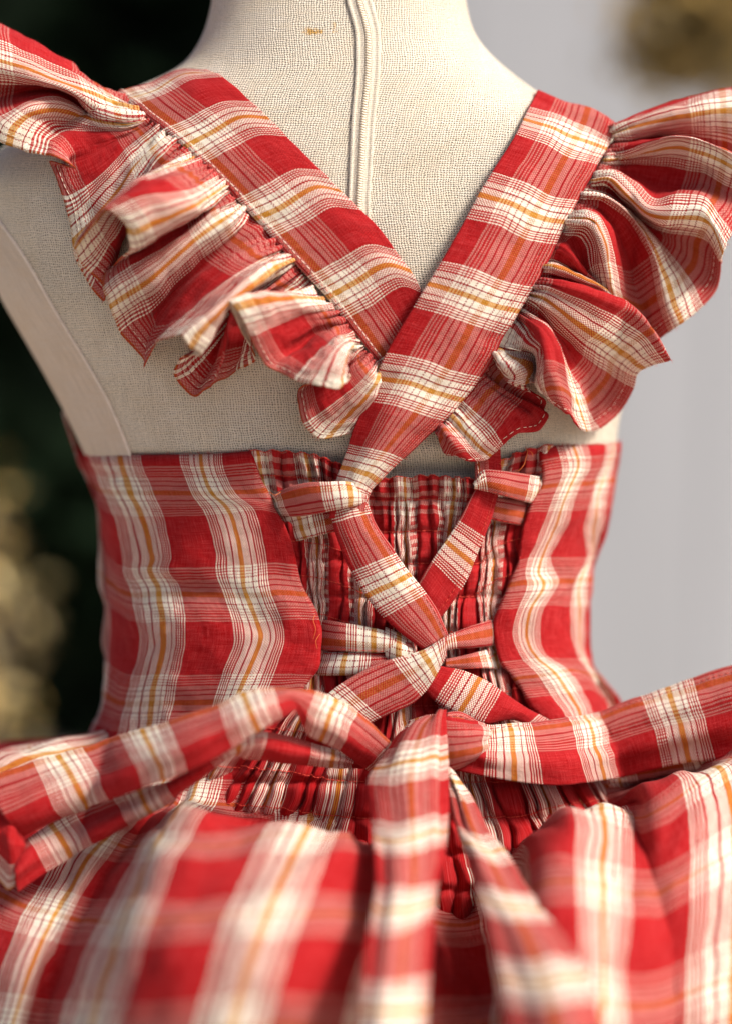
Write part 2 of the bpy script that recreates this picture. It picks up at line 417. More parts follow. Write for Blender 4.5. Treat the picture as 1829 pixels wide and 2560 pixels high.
# princess seam on the left: raised piping and the finer side panel beyond it
seam = resample(zs('P', [(-40, 440), (0, 492), (60, 580), (120, 685), (190, 800), (240, 890), (275, 970), (300, 1040)]), 90)
sv_ = unproj(seam[:, 0], seam[:, 1], depth(seam[:, 0], seam[:, 1], 1)-.0006)
bag = Bag(); bag.add(*tube(sv_, .0009, 8)); bag.build('seam_piping', M_SEAM, form)
n = 24; tt = np.linspace(0, 1, n)[None]
sx_ = seam[:, :1]*(1-tt)+(XL(seam[:, 1])[:, None]+1.0)*tt; sy_ = np.broadcast_to(seam[:, 1:], sx_.shape)
pv = unproj(sx_, sy_, depth(sx_, sy_, .998)-.0008)
grid_obj('side_panel', pv, np.stack(np.broadcast_arrays(arc(pv, 1), arc(pv, 0)[:, [0]]), -1), M_LINEN2, form, .0006)

# zipper up the centre back
zipper = empty('zipper'); zipper.parent = form
zc = resample(zs('a', [(1452, -60), (1456, 0), (1478, 80), (1491, 150), (1490, 300), (1472, 500), (1462, 700), (1456, 830), (1462, 960), (1475, 1080)]), 260)
def on_body(P, h): return unproj(P[:, 0], P[:, 1], depth(P[:, 0], P[:, 1], 1)-h)
zt = zc.copy(); s_ = np.r_[0, np.cumsum(np.linalg.norm(np.diff(zc, axis=0), axis=1))]
bag = Bag(); ntooth = int(s_[-1]/6.4)
for i in range(ntooth):
    s0 = (i+.5)*6.4; c = np.array([np.interp(s0, s_, zc[:, 0]), np.interp(s0, s_, zc[:, 1])])
    p = np.array([c+(-6.0, -1.6), c+(0, .6), c+(6.0, 1.8)])
    P = unproj(p[:, 0], p[:, 1], depth(p[:, 0], p[:, 1], 1)-np.array([.0010, .0021, .0010]))
    bag.add(*tube(cr(P, 4), .00046, 6))
o = bag.build('zipper_teeth', M_COIL, zipper); o['kind'] = 'stuff'
for sgn, w0, w1 in ((-1, 1, 30), (1, 1, 34)):
    qq = np.linspace(0, 1, 12)[None]
    off = sgn*(w0+(w1-w0)*qq)
    X = zc[:, :1]+off*np.linspace(1, .8, len(zc))[:, None]; Y = np.broadcast_to(zc[:, 1:], X.shape)
    lift = .0006+.0005*np.exp(-((qq-.30)/.12)**2)+.0007*np.exp(-((qq-.80)/.07)**2)
    TV = unproj(X, Y, depth(X, Y, 1)-lift)
    tp = grid_obj('zipper_tape', TV, np.stack(np.broadcast_arrays(arc(TV, 1), arc(TV, 0)[:, [0]]), -1), M_TAPE, zipper, .0006)

# ================================================================== DRESS
dress = tag(empty('plaid_dress'), 'red, cream and ochre plaid cotton dress with ruffled crossed straps and a back bow', 'dress')

# --- shirred back panel
def shirred():
    top = resample(zs('P', [(540, 1003), (600, 1003), (680, 1012), (745, 1035), (830, 1062), (940, 1058), (1050, 1064), (1100, 1022), (1150, 1002), (1215, 990)]), 700)
    botL, botR = 350*f, 1440*f
    rows = 260; r = np.linspace(0, 1, rows)[:, None]
    xt = top[None, :, 0]; yt = top[None, :, 1]
    sid = np.linspace(0, 1, 700)[None]
    yb_ = (2080+30*np.sin(sid*math.pi))*f
    spread = np.clip((yt+(yb_-yt)*r-1570*f)/(300*f), 0, 1.3)
    c = (xt-880*f)
    narrow = 1-.12*np.sin(np.clip(r/.55, 0, 1)*math.pi)
    X = 895*f+c*narrow*(1+.62*spread); Y = yt+(yb_-yt)*r
    xa = (top[:, 0]-top[0, 0])[None]                # cloth coordinate along the top
    e = np.array([0, 95, 185, 275, 365, 455, 545, 640, 735, 830, 920, 1010, 1100., 1190.])+1125
    Yr = Y-(yt-1160)*np.clip(1-r*4, 0, 1)
    near = np.abs(Yr[..., None]-e).min(-1)
    band = np.floor((Yr-1125)/92)
    pin = np.exp(-(near/12)**2)
    z = 0*r
    wob = 1.1*vnoise(xa/60+z, Yr/110, 11)+.6*vnoise(xa/25+z, Yr/60, 12)
    ph = xa/29*math.pi+1.5*vnoise(xa/80+z, z+0*Yr, 13)+1.1*vnoise(xa/33+z, z+0*Yr, 19)+wob
    ph2 = xa/36*math.pi+1.6*vnoise(xa/70+z, 0*Yr, 15)+.25*vnoise(xa/40+z, Yr/60, 18)
    lobe = lambda p: np.abs(np.sin(p))**.75
    amp = 3.7+1.4*vnoise(xa/45+z, Yr/90, 14)
    h = amp*lobe(ph)*(1-.62*pin)-.6*pin
    h2 = (5.6+1.5*vnoise(xa/50+z, Yr/200, 17))*lobe(ph2)*(1-.4*pin)-1.2*pin
    k = np.clip((1262-Y)/30, 0, 1); h = (h*(1+.5*np.clip(spread, 0, 1)))*(1-k)+h2*k
    X = X+3.0*np.sin(2*ph+1.0)*(1-k)+5*vnoise(xa/40+z, Yr/40, 16)+3.5*np.sin(2*ph2+.5)*k
    rim = np.exp(-(Y-yt)/9)
    d = -4.2+h*(1-.4*rim)+1.5*rim+spread*9+3.2*np.exp(-(Y-yt)/40)
    Y = Y-k*rim*6*np.abs(np.sin(ph2))
    V = unproj(X, Y, depth(X, Y)-d/1000)
    gather = 2.1
    u = xa*K*gather+.004; v = (np.minimum(Yr, 1640)-1300)*K*.30+np.maximum(Yr-1640, 0)*K*.03+.029
    UV = np.stack(np.broadcast_arrays(u+0*r, v), -1)
    o = grid_obj('shirred_panel', V, UV, M_PLAID, dress, .0006)
    for q in e[:-3]:
        i = int(np.argmin(abs(Yr[:, 350]-q)))
        stitches(V, i, o, .0024, .0021, .00022, M_RTHREAD, .0009, axis=1, name='elastic_stitching')
shirred()

# --- bodice panels: ribs follow the printed grain, so the stripes sway as the cloth does
def edge_z(tagn, pts): return zs(tagn, pts)
def grain(ribs, us, name, v0, par, seed, waist, parent=dress):
    G = loft_grid(ribs, 14, 150)
    V = place(G, 1.0)
    u = np.interp(np.arange(len(V))/14, np.arange(len(us)), us)
    v = arc(V, 1).mean(0)
    UV = np.stack(np.broadcast_arrays(u[:, None], v[None]+v0), -1)
    w = np.clip(np.arange(150)/12, 0, 1)[None]
    roll = np.clip(1-v/.0035, 0, 1)**2; V = V.copy(); V[..., 1] += (.0032*roll)[None]
    V = crumple(V, .0012, .020, seed, w); V = crumple(V, .0004, .007, seed+5, w)
    wl = zs(*waist); keep = G[..., 1] < np.interp(G[..., 0], wl[:, 0], wl[:, 1])      # cut along the waist seam
    return grid_obj(name, V, UV, M_PLAID, parent, .001, keep=keep), V
Lr = [
 ('L', [(110, -40), (150, 60), (215, 250), (285, 430), (300, 640), (297, 830), (330, 960), (318, 1130), (345, 1250), (320, 1420), (265, 1560), (215, 1700), (120, 2060)], [4]),
 ('L', [(180, 130), (200, 200), (260, 330), (330, 500), (350, 680), (380, 830), (415, 980), (430, 1130), (420, 1270), (390, 1420), (360, 1560), (320, 1700), (240, 2060)], [4, 4, 5, 5, 6, 5, 5, 4]),
 ('L', [(262, 180), (290, 240), (345, 380), (400, 520), (430, 680), (445, 780), (490, 880), (515, 1030), (520, 1150), (490, 1300), (460, 1420), (430, 1560), (380, 1700), (320, 2060)], [4, 5, 6, 5, 3, 6, 7, 5, 4, 4]),
 ('L', [(415, 184), (440, 260), (480, 360), (530, 480), (575, 680), (560, 760), (612, 850), (636, 1000), (640, 1150), (600, 1350), (560, 1550), (520, 1700), (470, 2060)], [4, 5, 6, 7, 9, 4, 9, 8, 7, 6, 6]),
 ('L', [(615, 184), (640, 260), (690, 380), (740, 500), (790, 680), (785, 780), (830, 870), (865, 1000), (870, 1130), (830, 1300), (780, 1480), (740, 1620), (690, 2060)], [4, 5, 6, 5, 6, 4, 8, 6, 6, 7, 7]),
 ('L', [(818, 182), (835, 270), (880, 370), (960, 460), (1020, 650), (1042, 850), (1105, 1030), (1122, 1120), (1070, 1260), (1010, 1400), (950, 1550), (910, 1700), (860, 2060)], [4, 4, 6, 5, 6, 5, 7, 7, 7, 7, 7]),
 ('L', [(950, 176), (970, 270), (1030, 380), (1120, 460), (1170, 650), (1200, 850), (1262, 1010), (1272, 1130), (1230, 1270), (1180, 1400), (1110, 1550), (1060, 1700), (1000, 2060)], [4, 4, 5, 6, 5, 6, 6, 5, 6, 6]),
 ('L', [(1062, 166), (1090, 270), (1150, 390), (1210, 490), (1275, 640), (1310, 830), (1385, 990), (1412, 1120), (1385, 1270), (1310, 1370), (1240, 1550), (1200, 1700), (1160, 2060)], [4, 4, 4, 4, 4, 4, 5, 5, 4, 3]),
 ('L', [(1085, 172), (1115, 290), (1170, 400), (1222, 495), (1290, 640), (1325, 830), (1400, 990), (1424, 1120), (1395, 1275), (1318, 1378), (1250, 1550), (1210, 1700), (1170, 2060)], [1.5]),
]
usL = [OC-1.95*PW, OC-1.45*PW, OC-1.25*PW, OC-PW, OC-.50*PW, OC, OC+.32*PW, OC+.62*PW, OC+.66*PW]
bodL, VL = grain(Lr, usL, 'bodice_panel', -.0055, dress, 21, ('L', [(-200, 1760), (300, 1740), (490, 1715), (640, 1655), (730, 1620), (850, 1560), (1000, 1500), (1150, 1462), (1250, 1440), (1330, 1440), (1360, 1500), (1600, 2000)]))
stitches(VL, 7, bodL, .0030, .0022, .00015, M_RTHREAD, .0006)
Rr = [
 ('Q', [(548, 190), (570, 330), (515, 440), (455, 600), (418, 800), (368, 950), (308, 1100), (298, 1200), (330, 1345), (420, 1455), (500, 1585), (560, 1700), (640, 2300)], [1]),
 ('Q', [(562, 168), (585, 330), (532, 440), (472, 600), (432, 800), (383, 950), (322, 1100), (312, 1200), (345, 1340), (435, 1450), (515, 1580), (580, 1700), (660, 2300)], [4]),
 ('Q', [(640, 152), (665, 300), (620, 430), (560, 600), (470, 830), (475, 930), (420, 1080), (400, 1210), (450, 1330), (540, 1430), (620, 1560), (690, 1700), (770, 2300)], [5, 5, 5, 5, 6, 7, 6, 5, 7, 8, 8]),
 ('Q', [(742, 148), (762, 260), (700, 420), (645, 600), (548, 830), (580, 920), (500, 1080), (488, 1220), (530, 1320), (640, 1420), (720, 1540), (780, 1700), (860, 2300)], [4, 5, 6, 4, 4, 9, 5, 5, 8, 10, 8, 8]),
 ('Q', [(840, 146), (850, 260), (780, 420), (720, 600), (640, 760), (690, 900), (600, 1060), (580, 1220), (610, 1320), (720, 1400), (810, 1520), (860, 1700), (930, 2300)], [4, 5, 5, 4, 3, 7, 5, 5, 6, 8, 8]),
 ('Q', [(900, 144), (880, 280), (830, 430), (780, 600), (800, 760), (745, 900), (700, 1060), (705, 1220), (745, 1340), (830, 1430), (890, 1530), (940, 1700), (990, 2300)], [4]),
 ('Q', [(960, 140), (930, 280), (880, 430), (850, 600), (850, 740), (780, 900), (770, 1060), (770, 1220), (800, 1340), (880, 1450), (940, 1540), (980, 1700), (1030, 2300)], [4]),
 ('Q', [(1010, 130), (985, 300), (955, 470), (920, 640), (868, 780), (835, 900), (832, 1060), (835, 1220), (855, 1370), (940, 1480), (1000, 1560), (1030, 1700), (1080, 2300)], [4]),
]
usR = [OC-.62*PW, OC-.60*PW, OC-.30*PW, OC, OC+.34*PW, OC+.62*PW, OC+1.0*PW, OC+1.5*PW]
bodR, VR = grain(Rr, usR, 'bodice_panel', -.0055, dress, 31, ('Q', [(0, 1500), (400, 1560), (500, 1610), (600, 1680), (700, 1740), (900, 1765), (1300, 1765)]))
stitches(VR, 5, bodR, .0030, .0022, .00015, M_RTHREAD, .0006)

# --- skirt
SK = [
 ('P', [(330, 1600), (150, 1640), (-40, 1665), (-260, 1800), (-420, 2600)], [-70, -55, -40, -30, -20]),
 ('P', [(200, 1640), (110, 1648), (-20, 1680), (-160, 1800), (-300, 2600)], [0, 5, 15, 25, 40]),
 ('P', [(230, 1690), (120, 1720), (0, 1790), (-110, 1960), (-220, 2600)], [10, 25, 40, 55, 80]),
 ('P', [(300, 1740), (200, 1790), (90, 1900), (-20, 2120), (-140, 2600)], [10, 36, 54, 84, 110]),
 ('P', [(350, 1765), (290, 1800), (170, 1950), (60, 2180), (-60, 2600)], [10, 44, 64, 98, 120]),
 ('P', [(380, 1775), (330, 1830), (215, 1990), (120, 2200), (0, 2600)], [8, 34, 58, 92, 115]),
 ('P', [(430, 1770), (394, 1793), (306, 1957), (235, 2176), (120, 2600)], [10, 56, 94, 120, 138]),
 ('P', [(500, 1800), (480, 1812), (405, 1957), (330, 2176), (220, 2600)], [12, 60, 100, 126, 143]),
 ('P', [(590, 1845), (585, 1838), (515, 1960), (440, 2180), (330, 2600)], [10, 58, 100, 128, 145]),
 ('P', [(690, 1850), (690, 1834), (629, 1957), (547, 2176), (440, 2600)], [10, 58, 100, 128, 145]),
 ('P', [(770, 1860), (775, 1842), (730, 1965), (655, 2180), (550, 2600)], [8, 54, 95, 124, 142]),
 ('P', [(830, 1880), (835, 1875), (820, 1990), (760, 2190), (660, 2600)], [6, 44, 80, 110, 132]),
 ('P', [(890, 1910), (875, 1920), (880, 2030), (850, 2200), (780, 2600)], [4, 28, 56, 88, 115]),
 ('P', [(950, 1930), (955, 2000), (955, 2060), (950, 2200), (900, 2600)], [2, 8, 44, 84, 112]),
 ('P', [(1020, 1940), (1035, 2015), (1050, 2080), (1075, 2250), (1050, 2600)], [2, 6, 34, 76, 108]),
 ('P', [(1090, 1920), (1140, 1935), (1150, 2040), (1160, 2230), (1140, 2600)], [5, 36, 66, 98, 120]),
 ('P', [(1150, 1900), (1180, 1855), (1195, 1960), (1210, 2180), (1210, 2600)], [8, 54, 88, 117, 135]),
 ('P', [(1220, 1850), (1255, 1792), (1265, 1930), (1270, 2160), (1265, 2600)], [10, 60, 95, 122, 139]),
 ('P', [(1300, 1820), (1335, 1778), (1340, 1930), (1332, 2160), (1320, 2600)], [10, 56, 94, 122, 139]),
 ('P', [(1350, 1795), (1395, 1785), (1400, 1920), (1390, 2150), (1370, 2600)], [10, 46, 91, 121, 139]),
 ('P', [(1380, 1745), (1428, 1742), (1462, 1890), (1455, 2140), (1430, 2600)], [12, 60, 96, 122, 140]),
 ('P', [(1440, 1735), (1510, 1722), (1540, 1880), (1530, 2130), (1510, 2600)], [12, 60, 95, 120, 137]),
 ('P', [(1480, 1715), (1600, 1700), (1640, 1880), (1630, 2130), (1620, 2600)], [10, 54, 88, 112, 128]),
 ('P', [(1500, 1690), (1660, 1690), (1760, 1850), (1780, 2100), (1780, 2600)], [8, 44, 72, 92, 108]),
 ('P', [(1480, 1640), (1650, 1650), (1830, 1780), (1900, 2050), (1930, 2600)], [0, 18, 36, 48, 60]),
 ('P', [(1400, 1600), (1580, 1635), (1850, 1720), (2000, 2000), (2080, 2600)], [-60, -50, -40, -30, -20]),
]
def waist(k, p, d):                                # the skirt is sewn on up behind the waist
    if k < 2 or k == 25: return [(p[0][0]+60*(1 if k < 2 else -1), p[0][1]-25)]+p, [d[0]-10]+d
    x = p[0][0]
    return [(min(max(x, 300), 1370)*.9+88, 1625)]+p, [-9]+d
SK = [(t, *waist(k, p, d)) for k, (t, p, d) in enumerate(SK)]
skirt, VS = cloth('skirt', SK, dress, anc=('P', (508, 1946), None, RV), voff=([0, 7.5, 13, 21, 25], [0, 0, .006, .012, .012]),
    useg=list(np.interp(range(26), [0, 4, 6, 9, 18, 22, 25], OC+PW*np.array([-2.6, -1, 0, 1, 4, 5, 6.2]))), per=14, nv=90, thick=.001, amp=.0016, scale=.022, creases=(.0012, .02, .09), seed=41, dscale=1.12, ret=True)

# --- lacing loops, laces, bow
def strip(name, tg, top, bot, d, u0=0, v0=0, bulge=1.6, nv=14, per=9, thick=.0008, flat=.5, seed=51, parent=dress, double=True, amp=.00025, label=None, stitch=None, vscale=1.0, dtop=0, dbot=0, anc=None):
    """a folded band between its two traced edges, rounded like a turned tube of cloth"""
    n = max(len(top), len(bot), 5)
    T = resample(zs(tg, top), n); B_ = resample(zs(tg, bot), n); d = np.interp(np.linspace(0, 1, n), np.linspace(0, 1, len(d)), d)
    rows = []
    for i in range(n):
        t = np.linspace(0, 1, nv); p = T[i]*(1-t)[:, None]+B_[i]*t[:, None]
        hh = d[i]+bulge*((1-np.abs(2*t-1)**2.6)-1)+dtop*(1-t)+dbot*t
        rows.append(np.c_[p, hh])
    G = cr(np.array(rows), per); V = place(G)
    V = crease(crumple(V, amp, .008, seed), .00055, .022, .0035, seed+2)
    u = arc(V, 0).mean(1); v = arc(V, 1).mean(0)*vscale
    if anc: u, v = anchored(G, u, v, anc); u0 = v0 = 0
    UV = np.stack(np.broadcast_arrays(u[:, None]+u0, v[None]+v0), -1)
    o = grid_obj(name, V, UV, M_PLAID, dress if parent is None else parent, thick, label)
    if stitch is not None: stitches(V, stitch, o, .0028, .0020, .00015, M_RTHREAD, .0006)
    return o, V
VB = .0275                                          # weft band width
# back strands first, then those lying over them
strip('lace_loop', 'M', [(205, 397), (350, 362), (480, 340)], [(252, 517), (400, 484), (500, 455)], [-4, 5, 5], u0=-.001, v0=.012, stitch=12, anc=('M', (300, 480), OC-.004, OF+.002))
strip('lace_loop', 'M', [(1270, 285), (1400, 305), (1515, 325)], [(1270, 398), (1360, 420), (1475, 446)], [4, 5, -5], u0=.026, v0=.014, stitch=12, anc=('M', (1380, 400), RU, OF+.002))
strip('lace_loop', 'M', [(372, 902), (530, 928), (700, 958), (800, 988), (870, 1030)], [(382, 1060), (540, 1070), (700, 1076), (800, 1072), (870, 1062)], [-4, 6, 8, 9, 8], u0=PW-.013, v0=.012, stitch=12, anc=('M', (680, 1055), OC, OF+.001))
strip('lace_loop', 'M', [(385, 1078), (560, 1076), (720, 1082), (790, 1092)], [(352, 1192), (450, 1192), (600, 1190), (700, 1170), (780, 1130)], [-4, 6, 7, 6], u0=PW-.002, v0=.012, stitch=1, anc=('M', (540, 1130), OC, .008))
strip('lace_loop', 'M', [(1040, 1118), (1150, 1088), (1318, 1042)], [(1040, 1152), (1180, 1155), (1345, 1164)], [6, 7, -5], u0=.022, v0=.012, stitch=12, anc=('M', (1280, 1110), OC-.002, OF))
strip('lace_loop', 'M', [(1000, 1020), (1060, 988), (1180, 940), (1335, 896)], [(1010, 1070), (1080, 1052), (1200, 1052), (1330, 1034)], [10, 10, 8, -5], u0=.026, v0=.013, stitch=2, anc=('M', (1200, 1000), RU, OF))
# small knot of cloth where the loops meet
strip('lace_knot', 'M', [(735, 955), (800, 980), (880, 1030)], [(740, 1110), (800, 1135), (890, 1120)], [8, 10, 8], u0=.005, v0=.0, bulge=3)
# lace from the left strap, running down to the left under the other
strip('lace', 'M', [(1200, 230), (1150, 330), (1090, 440), (1030, 530), (960, 630), (905, 720), (860, 800)], [(1310, 270), (1305, 320), (1255, 440), (1190, 600), (1120, 750), (1030, 880), (960, 960)], [7, 8, 8, 8, 8, 8, 7], u0=.0285, v0=-.008, bulge=1.5, stitch=11, anc=('M', (1090, 560), OC, .032))
# lace from the right strap, running down to the right
lace1 = strip('lace', 'M', [(640, 310), (660, 380), (740, 500), (820, 620), (930, 760), (1000, 870), (1050, 990)], [(455, 350), (465, 420), (520, 560), (590, 720), (690, 860), (790, 960), (930, 1065)], [12, 13, 13, 13, 13, 13, 12], u0=.030, v0=.010, bulge=2.0, stitch=1, anc=('M', (750, 740), OC, .020))
strip('lace', 'M', [(1010, 1150), (1060, 1150), (1200, 1195), (1310, 1262), (1440, 1350), (1560, 1420)], [(925, 1265), (1000, 1335), (1110, 1395), (1250, 1442), (1380, 1420), (1500, 1470)], [8, 9, 10, 10, 9, 9], u0=.0345, v0=-.012, bulge=1.5, anc=('M', (1175, 1300), OC, .040))
strip('lace', 'M', [(400, 1330), (480, 1260), (580, 1195), (700, 1132), (850, 1088), (960, 1050), (1040, 1000)], [(600, 1470), (660, 1435), (760, 1390), (900, 1320), (965, 1240), (1010, 1160), (1046, 1090)], [12, 12, 12, 12, 13, 14, 14], u0=.0195, v0=.006, bulge=1.9, stitch=1, anc=('M', (965, 1130), OC, .0155))
# front strands that wrap the straps
strip('lace_loop', 'M', [(125, 300), (280, 226), (450, 210), (560, 212), (625, 228), (650, 262)], [(185, 372), (300, 386), (450, 362), (575, 336), (630, 344), (652, 320)], [-4, 9, 15, 18, 17, 11], u0=.0235, v0=.013, stitch=2, anc=('M', (562, 270), OC, .016))
strip('lace_loop', 'M', [(1185, 225), (1205, 180), (1240, 152), (1330, 156), (1430, 170), (1565, 194)], [(1186, 240), (1205, 248), (1245, 252), (1340, 284), (1410, 305), (1512, 328)], [9, 11, 13, 12, 9, -5], u0=.0145, v0=.013, stitch=12, anc=('M', (1490, 260), OC-.005, .012))

# --- shoulder straps
def strap(ribs, anc, seed, name='shoulder_strap'):
    o, V = cloth(name, ribs, dress, anc=anc, per=12, nv=40, thick=.0016, amp=.0006, scale=.012, creases=(.0005, .008, .02), seed=seed, ret=True)
    return o, V
LS = [
 ('a', [(440, 470), (560, 420), (690, 365), (800, 345)], [-45]),
 ('a', [(455, 410), (560, 375), (690, 312), (800, 300)], [-22]),
 ('a', [(470, 380), (600, 348), (720, 292), (830, 288)], [-3, -2, -2, -3]),
 ('a', [(520, 412), (640, 375), (760, 315), (880, 305)], [4, 5, 5, 3]),
 ('a', [(590, 470), (730, 415), (850, 370), (960, 366)], [5, 6, 6, 4]),
 ('a', [(740, 590), (850, 530), (960, 470), (1080, 470)], [5, 6, 6, 4]),
 ('a', [(900, 745), (1010, 690), (1130, 630), (1240, 637)], [5, 6, 6, 4]),
 ('a', [(1050, 905), (1170, 850), (1290, 780), (1400, 790)], [5, 6, 6, 4]),
 ('a', [(1180, 1050), (1300, 990), (1420, 925), (1540, 935)], [5, 6, 6, 4]),
 ('c', [(1330, 560), (1440, 500), (1560, 430), (1665, 455)], [5, 6, 6, 4]),
 ('c', [(1440, 700), (1550, 640), (1660, 565), (1740, 590)], [4, 4, 4, 2]),
 ('c', [(1540, 832), (1640, 770), (1740, 700), (1810, 700)], [2]),
 ('c', [(1640, 960), (1740, 900), (1840, 830), (1900, 820)], [1]),
 ('F', [(300, 700), (500, 560), (640, 520)], [1]),
 ('F', [(480, 960), (620, 860), (720, 800)], [1.5]),
 ('F', [(590, 1200), (700, 1130), (790, 1100)], [3]),
 ('M', [(1190, 250), (1250, 240), (1320, 260)], [6]),
]
ls, VLS = strap(LS, ('a', (1230, 790), OC, OF+.0145), 61)
stitches(VLS, 3, ls, .0029, .0021, .00018, M_THREAD, .0013, lo=.03)
stitches(VLS, 2, ls, .0029, .0021, .00018, M_RTHREAD, .0013, lo=.0315)
RS = [
 ('P', [(1150, 290), (1230, 310), (1360, 360)], [-50]),
 ('P', [(1180, 235), (1260, 255), (1362, 300)], [-25]),
 ('P', [(1190, 206), (1250, 228), (1310, 242), (1362, 277)], [-5, -3, -3, -5]),
 ('P', [(1172, 240), (1240, 258), (1300, 280), (1356, 308)], [4, 6, 6, 4]),
 ('P', [(1138, 308), (1200, 330), (1260, 360), (1318, 375)], [5, 7, 7, 5]),
 ('P', [(1068, 420), (1140, 440), (1200, 470), (1262, 480)], [6, 8, 8, 6]),
 ('P', [(1000, 545), (1070, 560), (1140, 590), (1205, 600)], [7, 10, 10, 8]),
 ('P', [(930, 660), (1000, 680), (1070, 705), (1130, 722)], [9, 12, 12, 9]),
 ('P', [(862, 775), (940, 790), (1010, 815), (1072, 828)], [9, 12, 12, 10]),
 ('P', [(825, 860), (890, 870), (950, 890), (1010, 908)], [9, 14, 13, 10]),
 ('P', [(795, 935), (850, 945), (900, 958), (945, 970)], [8, 15, 14, 9]),
 ('P', [(772, 1000), (815, 1010), (850, 1018), (880, 1030)], [8, 15, 14, 9]),
 ('P', [(752, 1052), (780, 1058), (805, 1068), (828, 1082)], [9, 14, 14, 10]),
 ('P', [(740, 1100), (765, 1105), (790, 1110), (815, 1112)], [10, 13, 13, 10]),
 ('P', [(733, 1150), (770, 1150), (800, 1146), (822, 1142)], [10, 12, 12, 10]),
]
rs, VRS = strap(RS, ('P', (1040, 660), OC, OF-.0065), 62)
stitches(VRS, 37, rs, .0029, .0021, .00016, M_RTHREAD, .0011, lo=.03)
stitches(VRS, 34, rs, .0029, .0021, .00013, M_RTHREAD, .0011, lo=.03)

